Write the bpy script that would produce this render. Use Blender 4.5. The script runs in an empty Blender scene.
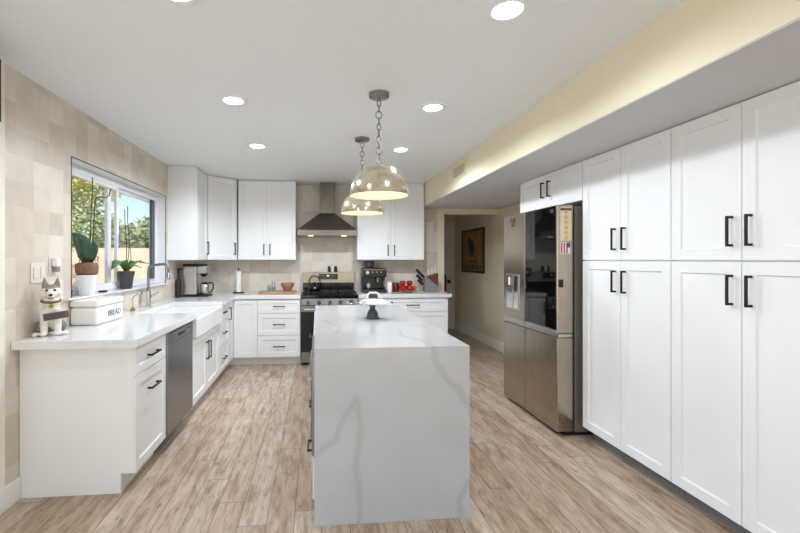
import bpy, bmesh, math, random
from mathutils import Vector, Matrix
C = bpy.context.scene
COL = C.collection
PI = math.pi
XL_ = -1.714
random.seed(7)

# ------------------------------------------------------------------ camera
F_PX, CX, CY, PSI, EYE = 408.26, 354.73, 259.47, .0927, 1.3817
cam_d = bpy.data.cameras.new('camera')
cam = bpy.data.objects.new('camera', cam_d); COL.objects.link(cam)
cam_d.sensor_width = 36; cam_d.sensor_fit = 'HORIZONTAL'; cam_d.lens = F_PX / 800 * 36
cam_d.shift_x = (400 - CX) / 800; cam_d.shift_y = -(266.5 - CY) / 800
cam_d.clip_start = .05; cam_d.clip_end = 200
cam.location = (0, 0, EYE); cam.rotation_euler = (PI / 2, 0, -PSI)
C.camera = cam

# ------------------------------------------------------------------ world, sun, fill lights, exposure
W = bpy.data.worlds.new('sky'); C.world = W; W.use_nodes = True
wn, wl = W.node_tree.nodes, W.node_tree.links
sky = wn.new('ShaderNodeTexSky'); sky.sky_type = 'NISHITA'; sky.sun_disc = False
sky.sun_elevation = math.radians(42); sky.sun_rotation = math.radians(150); sky.air_density = 1.0; sky.dust_density = .6; sky.ozone_density = 1.5
wl.new(sky.outputs[0], wn['Background'].inputs[0]); wn['Background'].inputs[1].default_value = .12

def lamp(kind, name, loc, energy, color=(1, 1, 1), rot=(0, 0, 0), **kw):
    d = bpy.data.lights.new(name, kind); d.energy = energy; d.color = color
    for k, v in kw.items(): setattr(d, k, v)
    o = bpy.data.objects.new(name, d); COL.objects.link(o); o.location = loc; o.rotation_euler = rot
    return o
lamp('SUN', 'sun', (0, -5, 9), 3.6, (1, .97, .93), (math.radians(48), 0, math.radians(24)), angle=.009)
# unseen fill lights added behind and beside the camera; portal for the kitchen window
lamp('AREA', 'rear_fill_light', (.5, -3.05, 1.22), 27, (.82, .90, 1), (-PI / 2, 0, PI), shape='RECTANGLE', size=3.4, size_y=2.2)
lamp('AREA', 'side_fill_light', (XL_ + .01, -.75, 1.10), 24, (.82, .90, 1), (0, -PI / 2, 0), shape='RECTANGLE', size=2.0, size_y=3.0)
po = lamp('AREA', 'window_portal', (-1.97, 3.93, 1.61), 1, (1, 1, 1), (0, -PI / 2, 0), shape='RECTANGLE', size=.97, size_y=1.77)
po.data.cycles.is_portal = True
C.view_settings.view_transform = 'Standard'; C.view_settings.look = 'None'
C.view_settings.gamma = 1; C.view_settings.use_curve_mapping = False
C.view_settings.exposure = 0.46
C.cycles.use_denoising = True
C.cycles.max_bounces = 10; C.cycles.diffuse_bounces = 6
C.cycles.sample_clamp_indirect = 6

# ------------------------------------------------------------------ materials
def lin(c):
    return tuple(((v / 255) / 12.92 if v <= 10 else ((v / 255 + .055) / 1.055) ** 2.4) for v in c) + (1,)
MATS = {}
class N:
    """small node-tree writer"""
    def __init__(s, name):
        s.m = bpy.data.materials.new(name); s.m.use_nodes = True; s.t = s.m.node_tree
        s.b = s.t.nodes['Principled BSDF']; s.out = s.t.nodes['Material Output']; MATS[name] = s.m
    def n(s, kind, **kw):
        x = s.t.nodes.new('ShaderNode' + kind)
        for k, v in kw.items(): setattr(x, k, v)
        return x
    def set(s, sock, v):
        if hasattr(v, 'is_output'): s.t.links.new(v, sock)
        else: sock.default_value = v
    def math(s, op, a, b=0.0, c=0.0, clamp=False):
        x = s.n('Math', operation=op, use_clamp=clamp)
        for i, v in enumerate((a, b, c)): s.set(x.inputs[i], v)
        return x.outputs[0]
    def vec(s, op, a, b=(0, 0, 0), out=0, scale=None):
        x = s.n('VectorMath', operation=op); s.set(x.inputs[0], a); s.set(x.inputs[1], b)
        if scale is not None: s.set(x.inputs['Scale'], scale)
        return x.outputs[out]
    def noise(s, vec, scale, detail=3, rough=.55, dim='3D'):
        x = s.n('TexNoise', noise_dimensions=dim); s.t.links.new(vec, x.inputs['Vector'])
        x.inputs['Scale'].default_value = scale; x.inputs['Detail'].default_value = detail; x.inputs['Roughness'].default_value = rough
        return x.outputs[0]
    def ramp(s, f, stops, interp='LINEAR'):
        x = s.n('ValToRGB'); s.t.links.new(f, x.inputs[0]); e = x.color_ramp.elements; x.color_ramp.interpolation = interp
        while len(e) < len(stops): e.new(.5)
        for i, (p, c) in enumerate(stops): e[i].position = p; e[i].color = c if len(c) == 4 else tuple(c) + (1,)
        return x.outputs[0]
    def mix(s, f, a, b, blend='MIX'):
        x = s.n('Mix', data_type='RGBA', blend_type=blend)
        s.set(x.inputs[0], f); s.set(x.inputs[6], a); s.set(x.inputs[7], b)
        return x.outputs[2]
    def coord(s, scale=(1, 1, 1), world=True):
        o = s.n('NewGeometry').outputs['Position'] if world else s.n('TexCoord').outputs['Object']
        return s.vec('MULTIPLY', o, scale) if scale != (1, 1, 1) else o
    def xyz(s, v):
        x = s.n('SeparateXYZ'); s.t.links.new(v, x.inputs[0]); return x.outputs
    def comb(s, x, y, z=0.0):
        c = s.n('CombineXYZ')
        for i, v in enumerate((x, y, z)): s.set(c.inputs[i], v)
        return c.outputs[0]
    def bump(s, h, strength=.2, dist=.01):
        x = s.n('Bump'); s.t.links.new(h, x.inputs['Height']); x.inputs['Strength'].default_value = strength; x.inputs['Distance'].default_value = dist
        s.t.links.new(x.outputs[0], s.b.inputs['Normal'])
    def p(s, color=None, rough=None, metal=None, **kw):
        if color is not None: s.set(s.b.inputs['Base Color'], color)
        if rough is not None: s.set(s.b.inputs['Roughness'], rough)
        if metal is not None: s.set(s.b.inputs['Metallic'], metal)
        for k, v in kw.items(): s.set(s.b.inputs[k.replace('_', ' ')], v)
        return s.m

def plain(name, rgb, rough=.5, metal=0, vary=.05, scale=9, **kw):
    s = N(name); f = s.noise(s.coord(world=False), scale, 3)
    c = lin(rgb); a = tuple(v * (1 - vary) for v in c[:3]) + (1,); b = tuple(min(1, v * (1 + vary)) for v in c[:3]) + (1,)
    return s.p(s.ramp(f, [(.3, a), (.7, b)]), rough, metal, **kw)

plain('cabinet_white', (237, 237, 236), .38, vary=.006)
plain('ceiling_white', (236, 239, 240), .9, vary=.008, scale=40)
plain('soffit_shade_grey', (206, 206, 206), .9, vary=.008, scale=40)
plain('yellow_paint', (232, 221, 194), .75, vary=.01, scale=30)
plain('hall_paint', (226, 216, 194), .75, vary=.01, scale=30)
plain('cream_paint', (236, 230, 218), .75, vary=.01)
plain('trim_white', (235, 232, 226), .45, vary=.01)
plain('toe_grey', (230, 230, 228), .5, vary=.02)
plain('toe_dark', (120, 122, 122), .5, vary=.05)
plain('black_metal', (22, 21, 21), .42, .3, vary=.1)
plain('black_gloss', (10, 10, 11), .12, vary=.1)
plain('black_glass', (9, 9, 10), .03, vary=.05)
plain('espresso_black', (13, 13, 14), .3, vary=.05)
plain('black_matte', (20, 20, 21), .55, vary=.15)
plain('cast_iron', (16, 16, 17), .5, vary=.3, scale=60)
plain('chain_metal', (120, 117, 112), .4, 1, vary=.04)
plain('chrome', (205, 205, 205), .12, 1, vary=.02)
plain('nickel', (150, 148, 144), .28, 1, vary=.04)
plain('white_ceramic', (232, 232, 230), .15, vary=.01)
plain('plate_beige', (226, 216, 204), .35, vary=.01)
plain('white_enamel', (238, 236, 230), .25, vary=.01)
plain('paper', (240, 238, 232), .9, vary=.02, scale=60)
plain('fridge_side', (112, 106, 100), .45, vary=.04)
plain('charcoal', (58, 60, 64), .4, vary=.08)
plain('slate_wood', (62, 64, 68), .45, vary=.12, scale=20)
plain('dark_brown', (44, 30, 22), .5, vary=.25, scale=20)
plain('terracotta', (128, 92, 72), .8, vary=.25, scale=45)
plain('bark', (96, 74, 56), .9, vary=.4, scale=80)
plain('leaf_green', (58, 82, 62), .35, vary=.25, scale=14)
plain('leaf_pale', (92, 122, 72), .4, vary=.25, scale=14)
plain('stem_brown', (74, 58, 44), .7, vary=.2)
plain('apple_red', (176, 32, 24), .25, vary=.35, scale=14)
plain('apple_gold', (222, 132, 40), .3, vary=.25, scale=14)
plain('dark_red', (110, 22, 22), .35, vary=.2)
plain('steel_light', (196, 194, 190), .32, 1, vary=.03)
plain('block_grey', (128, 126, 124), .5, vary=.06, scale=20)
plain('fence_tan', (220, 197, 174), .9, vary=.06, scale=2)
plain('yard_gravel', (214, 196, 168), .95, vary=.12, scale=3)
plain('roof_grey', (128, 130, 134), .8, vary=.12, scale=2)
plain('tree_green', (146, 160, 104), .6, vary=.4, scale=1.2)
plain('tree_yellow', (196, 196, 112), .6, vary=.35, scale=1.6)
plain('tree_dark', (112, 136, 92), .6, vary=.4, scale=1.2)
plain('trunk_brown', (112, 88, 66), .9, vary=.3, scale=5)
plain('window_frame', (226, 226, 226), .4, vary=.01)
plain('sash_dark', (74, 80, 88), .45, vary=.05)
plain('fur_white', (226, 222, 214), .6, vary=.04, scale=40)
plain('wood_wedge', (104, 58, 36), .45, vary=.3, scale=14)
plain('sign_wood', (92, 80, 72), .7, vary=.25, scale=30)
plain('collar', (124, 84, 58), .6, vary=.15)
plain('tag_gold', (160, 148, 70), .35, .6, vary=.1)
plain('magnet_card', (220, 206, 176), .6, vary=.03)
plain('flower_gold', (206, 178, 108), .5, vary=.1, scale=60)
plain('flag_red', (186, 70, 74), .6, vary=.1)
plain('flag_white', (226, 220, 216), .6, vary=.03)
plain('flag_blue', (64, 70, 110), .6, vary=.1)
plain('moth_brown', (104, 66, 56), .6, vary=.3, scale=70)
plain('frame_dark', (40, 30, 22), .4, vary=.2)
plain('ink', (66, 62, 60), .6, vary=.05)
plain('blue_glass', (150, 176, 180), .12, vary=.05)
plain('trim_black', (36, 35, 36), .4, vary=.1)
plain('copper_bowl', (160, 112, 82), .35, vary=.1)

def emit(name, rgb, strength):
    s = N(name); return s.p(lin(rgb), .5, 0, Emission_Color=lin(rgb), Emission_Strength=strength)
emit('led', (255, 250, 240), 9.0)
emit('hood_led', (255, 226, 180), 3.0)
emit('bulb', (255, 222, 170), 5.0)
emit('display', (210, 225, 235), .7)

def wood(name, a, b, scale=(1, 1, 1), rough=.45):
    s = N(name); q = s.coord(scale, world=False)
    f = s.noise(q, 14, 5, .6); g = s.noise(s.vec('MULTIPLY', q, (3, 3, 3)), 30, 3)
    h = s.math('ADD', s.math('MULTIPLY', f, .7), s.math('MULTIPLY', g, .3))
    return s.p(s.ramp(h, [(.35, lin(a)), (.65, lin(b))]), rough)
wood('board_wood', (150, 104, 66), (208, 164, 116), (.3, 4, 4))

def brushed(name, rgb, rough=.3, axis=(1, 1, 60), amt=.1, metal=1):
    s = N(name); f = s.noise(s.coord(axis, world=False), 12, 4)
    c = lin(rgb); r = s.math('MULTIPLY_ADD', f, .16, rough - .08)
    return s.p(s.ramp(f, [(.3, tuple(v * (1 - amt) for v in c[:3]) + (1,)), (.7, tuple(min(1, v * (1 + amt)) for v in c[:3]) + (1,))]), r, metal)
brushed('steel', (142, 139, 135), .3, (1, 1, 60))
brushed('steel_warm', (172, 160, 146), .26, (60, 60, 1), .05)
brushed('steel_dw', (150, 152, 155), .33, (60, 60, 1), .05)
brushed('steel_range', (112, 111, 109), .45, (1, 1, 60))
brushed('steel_guard', (150, 137, 119), .27, (60, 60, 1), .06)
brushed('steel_hood', (126, 119, 110), .27, (60, 60, 1), .06)

def tiles(name, axis, u0, v0, pitch, cols):
    """hand-made square tiles laid on a wall; axis = the wall's horizontal axis index"""
    s = N(name); q = s.coord(); x = s.xyz(q)
    u = s.math('DIVIDE', s.math('SUBTRACT', x[axis], u0), pitch[0]); v = s.math('DIVIDE', s.math('SUBTRACT', x[2], v0), pitch[1])
    if len(pitch) > 2: u = s.math('ADD', u, s.math('MULTIPLY', s.math('MODULO', s.math('FLOOR', v), 2.0), .5))
    cell = s.comb(s.math('FLOOR', u), s.math('FLOOR', v), 0.0)
    wnz = s.n('TexWhiteNoise', noise_dimensions='3D'); s.t.links.new(cell, wnz.inputs['Vector'])
    fu, fv = s.math('FRACT', u), s.math('FRACT', v)
    e = s.math('MINIMUM', s.math('MINIMUM', fu, s.math('SUBTRACT', 1.0, fu)), s.math('MINIMUM', fv, s.math('SUBTRACT', 1.0, fv)))
    joint = s.math('LESS_THAN', e, .009)
    base = s.ramp(wnz.outputs['Value'], cols)
    cloud = s.noise(q, 11, 4)
    base = s.mix(.14, base, s.ramp(cloud, [(.3, lin((176, 160, 140))), (.7, lin((236, 226, 212)))]))
    col = s.mix(s.math('MULTIPLY', joint, .5), base, lin((206, 196, 182)))
    s.p(col, .32)
    tilt = s.n('TexWhiteNoise', noise_dimensions='3D'); s.t.links.new(s.vec('ADD', cell, (31, 7, 3)), tilt.inputs['Vector'])
    h = s.math('ADD', s.math('MULTIPLY', s.noise(q, 16, 2), .5), s.math('MULTIPLY', s.math('MINIMUM', e, .06), 5.0))
    s.bump(h, .22, .006)
    return s.m
TILECOL = [(0, lin((200, 187, 171))), (.35, lin((211, 199, 184))), (.7, lin((220, 209, 195))), (1, lin((228, 218, 206)))]
tiles('wall_tile', 1, 2.504, 2.128, (.147, .147), TILECOL)
tiles('back_tile', 0, -1.714, .922, (.15, .145), [(0, lin((202, 191, 175))), (.4, lin((213, 204, 190))), (1, lin((225, 217, 205)))])

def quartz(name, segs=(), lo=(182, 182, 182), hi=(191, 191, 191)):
    s = N(name); q = s.coord()
    wob = s.n('TexNoise'); s.t.links.new(q, wob.inputs['Vector']); wob.inputs['Scale'].default_value = 9; wob.inputs['Detail'].default_value = 5
    p = s.vec('ADD', q, s.vec('MULTIPLY', s.vec('SUBTRACT', wob.outputs['Color'], (.5, .5, .5)), (.05, .05, .05)))
    d = None
    for a, b in segs:
        a, b = Vector(a), Vector(b); ab = b - a
        pa = s.vec('SUBTRACT', p, tuple(a))
        t = s.math('MULTIPLY', s.vec('DOT_PRODUCT', pa, tuple(ab), out=1), 1 / ab.length_squared, clamp=True)
        near = s.vec('SCALE', tuple(ab), scale=t)
        k = s.vec('LENGTH', s.vec('SUBTRACT', pa, near), out=1)
        d = k if d is None else s.math('MINIMUM', d, k)
    base = s.ramp(s.noise(q, 2.2, 4), [(.3, lin(lo)), (.7, lin(hi))])
    # faint vein web of the stone
    w2 = s.noise(s.vec('MULTIPLY', q, (1.0, .7, 1.0)), 1.6, 6, .6)
    thin = s.math('SUBTRACT', 1.0, s.math('MULTIPLY', s.math('ABSOLUTE', s.math('SUBTRACT', w2, .5)), 42.0), clamp=True)
    base = s.mix(s.math('MULTIPLY', thin, .10), base, lin((168, 166, 164)))
    if d is not None:
        wd = s.math('MULTIPLY_ADD', s.noise(q, 7, 3), .042, .003)
        f = s.math('SUBTRACT', 1.0, s.math('DIVIDE', d, wd), clamp=True)
        f = s.math('MULTIPLY', s.math('POWER', f, .9), .42)
        base = s.mix(f, base, lin((150, 150, 150)))
    return s.p(base, .14)
def fx(px, py): return (-.013 + (px - 314.4) / 155.1 * .828, 2.12, .92 * (528 - (px - 314) * .06 - py) / (181 - (px - 314) * .04))
def poly(*pts): return list(zip(pts[:-1], pts[1:]))
VE = poly(fx(355, 398), fx(360, 428), fx(355, 465), fx(359, 500), fx(358, 526)) + poly(fx(355, 398), fx(344, 415), fx(335, 440), fx(314, 457)) \
   + poly((.53, 2.62, .92), (.52, 2.42, .92), (.60, 2.27, .92), fx(434, 346), fx(435, 362), fx(443, 374), fx(457, 388), fx(471, 408)) + poly(fx(471, 480), fx(459, 500), fx(461, 516)) \
   + poly((.05, 3.1, .92), (.16, 2.8, .92), (.12, 2.55, .92))
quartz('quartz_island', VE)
quartz('quartz', lo=(222, 221, 219), hi=(230, 229, 227))

def floor_mat():
    s = N('plank_floor'); q = s.coord(); x = s.xyz(q)
    pw, pl = .1445, 1.22
    u = s.math('DIVIDE', s.math('SUBTRACT', x[0], .026), pw); row = s.math('FLOOR', u)
    r1 = s.n('TexWhiteNoise', noise_dimensions='1D'); s.t.links.new(row, r1.inputs['W'])
    v = s.math('ADD', s.math('DIVIDE', x[1], pl), s.math('MULTIPLY', r1.outputs['Value'], 7.0)); cellv = s.math('FLOOR', v)
    wn_ = s.n('TexWhiteNoise', noise_dimensions='3D'); s.t.links.new(s.comb(row, cellv, 0.0), wn_.inputs['Vector'])
    off = s.vec('SCALE', wn_.outputs['Color'], scale=40.0)
    g = s.vec('ADD', s.vec('MULTIPLY', q, (1, .075, 1)), off)
    grain = s.noise(g, 62, 6, .68)
    g2 = s.vec('ADD', s.vec('MULTIPLY', q, (1, .22, 1)), off)
    wash = s.noise(g2, 19, 6, .7)
    fleck = s.noise(s.vec('ADD', s.vec('MULTIPLY', q, (1, .22, 1)), off), 46, 4, .65)
    f = s.math('ADD', s.math('MULTIPLY', grain, .42), s.math('MULTIPLY', wash, .58))
    c = s.ramp(f, [(.36, lin((144, 126, 110))), (.46, lin((178, 161, 145))), (.54, lin((198, 184, 170))), (.66, lin((215, 205, 194)))])
    tone = s.ramp(wn_.outputs['Value'], [(0, lin((224, 206, 189))), (.5, lin((242, 231, 219))), (1, lin((252, 247, 241)))])
    c = s.mix(.85, c, tone, 'MULTIPLY')
    dark = s.math('MULTIPLY', s.math('SUBTRACT', fleck, .60, clamp=True), 11.0, clamp=True)
    c = s.mix(s.math('MULTIPLY', dark, .65), c, lin((92, 76, 66)))
    fu, fv = s.math('FRACT', u), s.math('FRACT', v)
    eu = s.math('MULTIPLY', s.math('MINIMUM', fu, s.math('SUBTRACT', 1.0, fu)), pw); ev = s.math('MULTIPLY', s.math('MINIMUM', fv, s.math('SUBTRACT', 1.0, fv)), pl)
    e = s.math('MINIMUM', eu, ev)
    joint = s.math('LESS_THAN', e, .0021)
    c = s.mix(s.math('MULTIPLY', joint, .75), c, lin((84, 70, 60)))
    s.p(c, s.math('MULTIPLY_ADD', grain, .25, .3))
    s.bump(s.math('ADD', s.math('MULTIPLY', grain, .3), s.math('MINIMUM', s.math('MULTIPLY', e, 300.0), 1.0)), .12, .003)
floor_mat()

def glass_mat():
    s = N('window_glass'); t = s.n('BsdfTransparent'); g = s.n('BsdfGlossy'); g.inputs['Roughness'].default_value = .02
    m = s.n('MixShader'); lw = s.n('LayerWeight')
    s.t.links.new(s.math('MULTIPLY_ADD', s.math('POWER', lw.outputs['Facing'], 5.0), .5, .02), m.inputs[0]); s.t.links.new(t.outputs[0], m.inputs[1]); s.t.links.new(g.outputs[0], m.inputs[2]); s.t.links.new(m.outputs[0], s.out.inputs[0])
    s = N('clear_glass'); t = s.n('BsdfTransparent'); t.inputs[0].default_value = (.9, .93, .94, 1); g = s.n('BsdfGlossy'); g.inputs['Roughness'].default_value = .04
    m = s.n('MixShader'); lw = s.n('LayerWeight')
    s.t.links.new(s.math('MULTIPLY_ADD', s.math('POWER', lw.outputs['Facing'], 4.0), .7, .05), m.inputs[0]); s.t.links.new(t.outputs[0], m.inputs[1]); s.t.links.new(g.outputs[0], m.inputs[2]); s.t.links.new(m.outputs[0], s.out.inputs[0])
glass_mat()

def dome_mats():
    s = N('dome_glass'); q = s.coord(world=False)
    f = s.noise(q, 26, 5, .65)
    s.p(s.ramp(f, [(.3, lin((162, 150, 128))), (.6, lin((198, 186, 164)))]), s.math('MULTIPLY_ADD', f, .14, .10), .6, Coat_Weight=.5)
    s = N('dome_lining'); s.p(lin((246, 232, 204)), .7)
dome_mats()

def poster_mat():
    s = N('poster'); q = s.coord(); f = s.noise(q, 6, 4)
    s.p(s.ramp(f, [(.3, lin((120, 84, 46))), (.7, lin((170, 128, 74)))]), .5)
poster_mat()

def husky_mat():
    # grey saddle and cap over white: colour by where on the statue it is
    s = N('husky_coat'); x = s.xyz(s.coord(world=False)); q = s.coord(world=False); nz = s.noise(q, 30, 4)
    up = s.math('GREATER_THAN', s.math('ADD', x[2], s.math('MULTIPLY', nz, .03)), .300)       # cap and ears
    fwd = s.math('ADD', s.math('MULTIPLY', x[1], -.87), s.math('MULTIPLY', x[0], .5))            # towards the face
    back = s.math('LESS_THAN', s.math('ADD', fwd, s.math('MULTIPLY', nz, .06)), .034)
    g = s.math('MAXIMUM', up, back)
    s.p(s.mix(g, s.ramp(nz, [(.3, lin((214, 208, 198))), (.7, lin((234, 230, 222)))]), s.ramp(nz, [(.3, lin((116, 108, 102))), (.7, lin((150, 142, 134)))])), .6)
husky_mat()

# ------------------------------------------------------------------ mesh helpers
Z = Vector((0, 0, 1))
class MB:
    def __init__(s): s.b = bmesh.new()
    def hexa(s, ps):
        v = [s.b.verts.new(p) for p in ps]
        for f in ((0, 3, 2, 1), (4, 5, 6, 7), (0, 1, 5, 4), (1, 2, 6, 5), (2, 3, 7, 6), (3, 0, 4, 7)): s.b.faces.new([v[i] for i in f])
        return s
    def box(s, x0, x1, y0, y1, z0, z1):
        x0, x1 = sorted((x0, x1)); y0, y1 = sorted((y0, y1)); z0, z1 = sorted((z0, z1))
        return s.hexa([(x0, y0, z0), (x1, y0, z0), (x1, y1, z0), (x0, y1, z0), (x0, y0, z1), (x1, y0, z1), (x1, y1, z1), (x0, y1, z1)])
    def obox(s, o, U, V, Nn, u0, u1, v0, v1, n0, n1):
        P = lambda u, v, n: o + U * u + V * v + Nn * n
        return s.hexa([P(u0, v0, n0), P(u1, v0, n0), P(u1, v1, n0), P(u0, v1, n0), P(u0, v0, n1), P(u1, v0, n1), P(u1, v1, n1), P(u0, v1, n1)])
    def prism(s, pts, axis, a, b):
        """polygon pts extruded along axis from a to b (pts in the other two axes, in order)"""
        def P(p, t):
            l = list(p); l.insert(axis, t); return tuple(l)
        lo = [s.b.verts.new(P(p, a)) for p in pts]; hi = [s.b.verts.new(P(p, b)) for p in pts]; n = len(pts)
        s.b.faces.new(lo[::-1]); s.b.faces.new(hi)
        for i in range(n): s.b.faces.new((lo[i], lo[(i + 1) % n], hi[(i + 1) % n], hi[i]))
        return s
    def lathe(s, c, prof, seg=28, axis=2, cap=True):
        """profile of (radius, height) about an axis through c"""
        rings = []
        for r, h in prof:
            ring = []
            if r < 1e-5: ring = None
            pts = []
            for i in range(seg):
                a = 2 * PI * i / seg; u, v = r * math.cos(a), r * math.sin(a)
                p = [(u, v, h), (h, u, v), (u, h, v)][{2: 0, 0: 1, 1: 2}[axis]]
                pts.append((c[0] + p[0], c[1] + p[1], c[2] + p[2]))
            if ring is None:
                p = [(0, 0, h), (h, 0, 0), (0, h, 0)][{2: 0, 0: 1, 1: 2}[axis]]
                rings.append([s.b.verts.new((c[0] + p[0], c[1] + p[1], c[2] + p[2]))])
            else: rings.append([s.b.verts.new(p) for p in pts])
        for a, b in zip(rings[:-1], rings[1:]):
            for i in range(seg):
                j = (i + 1) % seg
                if len(a) == 1 and len(b) == 1: continue
                if len(a) == 1: s.b.faces.new((a[0], b[j], b[i]))
                elif len(b) == 1: s.b.faces.new((a[i], a[j], b[0]))
                else: s.b.faces.new((a[i], a[j], b[j], b[i]))
        if cap:
            if len(rings[0]) > 1: s.b.faces.new(rings[0][::-1])
            if len(rings[-1]) > 1: s.b.faces.new(rings[-1])
        return s
    def cyl(s, c, r, h, seg=24, axis=2, r2=None): return s.lathe(c, [(r, 0), (r if r2 is None else r2, h)], seg, axis)
    def ball(s, c, r, sx=1, sy=1, sz=1, seg=16):
        bmesh.ops.create_uvsphere(s.b, u_segments=seg, v_segments=max(6, seg * 2 // 3), radius=r, matrix=Matrix.Translation(c) @ Matrix.Diagonal((sx, sy, sz, 1))); return s
    def tube(s, pts, r, seg=10, closed=False, radii=None):
        pts = [Vector(p) for p in pts]; n = len(pts); rings = []; ref = None
        for i, p in enumerate(pts):
            a = pts[i - 1] if (i > 0 or closed) else p; b = pts[(i + 1) % n] if (i < n - 1 or closed) else p
            t = (b - a).normalized()
            if ref is None: ref = t.orthogonal().normalized()
            ref = (ref - t * ref.dot(t)).normalized(); w = t.cross(ref); rr = radii[i] if radii else r
            rings.append([s.b.verts.new(p + (ref * math.cos(2 * PI * k / seg) + w * math.sin(2 * PI * k / seg)) * rr) for k in range(seg)])
        for i in range(n if closed else n - 1):
            a, b = rings[i], rings[(i + 1) % n]
            sh = 0
            if closed and i == n - 1: sh = min(range(seg), key=lambda k: (a[0].co - b[k].co).length)
            for k in range(seg): s.b.faces.new((a[k], a[(k + 1) % seg], b[(k + 1 + sh) % seg], b[(k + sh) % seg]))
        if not closed: s.b.faces.new(rings[0][::-1]); s.b.faces.new(rings[-1])
        return s
    def leaf(s, base, pts_w, up=Z, th=.002):
        """a blade along [(point, half width)], folded a little along its midrib"""
        rows = []
        P = [Vector(p) for p, _ in pts_w]
        for i, (p, w) in enumerate(pts_w):
            p = P[i]; t = (P[min(i + 1, len(P) - 1)] - P[max(i - 1, 0)]).normalized(); sd = t.cross(up)
            sd = sd.normalized() if sd.length > 1e-4 else Vector((1, 0, 0)); nn = sd.cross(t).normalized()
            rows.append([p + sd * w + nn * w * .25, p, p - sd * w + nn * w * .25, p - sd * w + nn * (w * .25 - th), p - nn * th, p + sd * w + nn * (w * .25 - th)])
        R = [[s.b.verts.new(v) for v in r] for r in rows]
        for a, b in zip(R[:-1], R[1:]):
            for k in range(6): s.b.faces.new((a[k], a[(k + 1) % 6], b[(k + 1) % 6], b[k]))
        s.b.faces.new(R[0][::-1]); s.b.faces.new(R[-1]); return s
    def build(s, name, mat, parent=None, bevel=0, smooth=False, seg=2, angle=None):
        bmesh.ops.recalc_face_normals(s.b, faces=s.b.faces[:])
        if parent is not None: off = world_loc(parent)
        else:
            vs = [v.co for v in s.b.verts]
            off = Vector(((min(v.x for v in vs) + max(v.x for v in vs)) / 2, (min(v.y for v in vs) + max(v.y for v in vs)) / 2, min(v.z for v in vs)))
        for v in s.b.verts: v.co -= off
        me = bpy.data.meshes.new(name); s.b.to_mesh(me); s.b.free()
        if smooth:
            for f in me.polygons: f.use_smooth = True
        o = bpy.data.objects.new(name, me); COL.objects.link(o); me.materials.append(MATS[mat])
        if parent is not None: o.parent = parent
        else: o.location = off
        if bevel:
            m = o.modifiers.new('edge', 'BEVEL'); m.width = bevel; m.segments = seg; m.limit_method = 'ANGLE'; m.angle_limit = math.radians(35)
            if not smooth:
                for f in me.polygons: f.use_smooth = True
                w = o.modifiers.new('wn', 'WEIGHTED_NORMAL'); w.keep_sharp = False
        elif smooth and angle:
            me.set_sharp_from_angle(angle=math.radians(angle))
        return o
def world_loc(o):
    v = Vector(o.location)
    while o.parent is not None: o = o.parent; v = v + Vector(o.location)
    return v
def tag(o, label, cat, group=None, kind=None):
    o['label'] = label; o['category'] = cat
    if group: o['group'] = group
    if kind: o['kind'] = kind
    return o
def thing(name, label, cat, loc, group=None):
    o = bpy.data.objects.new(name, None); COL.objects.link(o); o.location = loc; o.empty_display_size = .05
    return tag(o, label, cat, group)
def struct(o, label=None):
    o['kind'] = 'structure'
    if label: o['label'] = label
    return o
def copy_tree(o, parent=None):
    c = o.copy(); COL.objects.link(c)
    if parent is not None: c.parent = parent
    for ch in list(o.children): copy_tree(ch, c)
    return c
B = lambda *a: MB().box(*a)

# ------------------------------------------------------------------ room
XL, XR, YB, ZC, YR = -1.714, 2.75, 5.98, 2.466, -3.2
WT = 1.92                                      # hallway left wall
struct(B(XL - .25, XR + .2, YR - .2, 8.12, -.12, 0).build('floor', 'plank_floor'))
struct(B(XL - .25, XR + .2, YR - .2, 8.12, ZC, ZC + .15).build('ceiling', 'ceiling_white'))
wy0, wy1, wz0, wz1 = 3.036, 4.822, 1.085, 2.10
XO = XL - .156                                  # outer face
m = MB()
m.box(XO, XL, 2.42, wy0, 0, ZC); m.box(XO, XL, wy1, YB + .12, 0, ZC); m.box(XO, XL, wy0, wy1, 0, wz0); m.box(XO, XL, wy0, wy1, wz1, ZC)
struct(m.build('wall_left', 'wall_tile'))
m = MB(); m.box(XO, XL + .002, .80, 2.42, 0, ZC); m.box(XO, XL + .002, YR - .1, -2.30, 0, ZC); m.box(XO, XL + .002, -2.30, .80, 2.15, ZC)
struct(m.build('wall_left_front', 'cream_paint'))
# white lining of the window opening
m = MB(); xr = XL - .004; th = .006
m.box(XO + .002, xr, wy0, wy0 + th, wz0, wz1); m.box(XO + .002, xr, wy1 - th, wy1, wz0, wz1); m.box(XO + .002, xr, wy0 + th, wy1 - th, wz1 - th, wz1)
struct(m.build('trim_1', 'window_frame'))
m = MB(); e = .006                             # thin black edge strip round the opening
m.box(XL - .003, XL + .003, wy0 - e, wy0, wz0 + .03, wz1 + e); m.box(XL - .003, XL + .003, wy1, wy1 + e, wz0 + .03, wz1 + e); m.box(XL - .003, XL + .003, wy0, wy1, wz1, wz1 + e)
struct(m.build('trim_2', 'trim_black'))
struct(B(XL, XL + .014, 2.02, 2.524, 0, .132).build('baseboard_left', 'trim_white', bevel=.004))
struct(B(XL - .25, 1.80, YB, YB + .12, 0, ZC).build('wall_back', 'back_tile'))
m = MB(); m.box(1.80, WT - .015, YB, YB + .12, 0, ZC); m.box(WT - .015, XR, YB, YB + .12, 2.066, ZC)
struct(m.build('wall_back_header', 'yellow_paint'))
struct(B(XR, XR + .2, YR - .1, 8.12, 0, ZC).build('wall_right', 'hall_paint'))
struct(B(WT - .12, WT, YB + .12, 7.92, 0, ZC).build('wall_hall_left', 'hall_paint'))
struct(B(WT - .12, XR, 7.92, 8.12, 0, ZC).build('wall_hall_end', 'hall_paint'))
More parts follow.
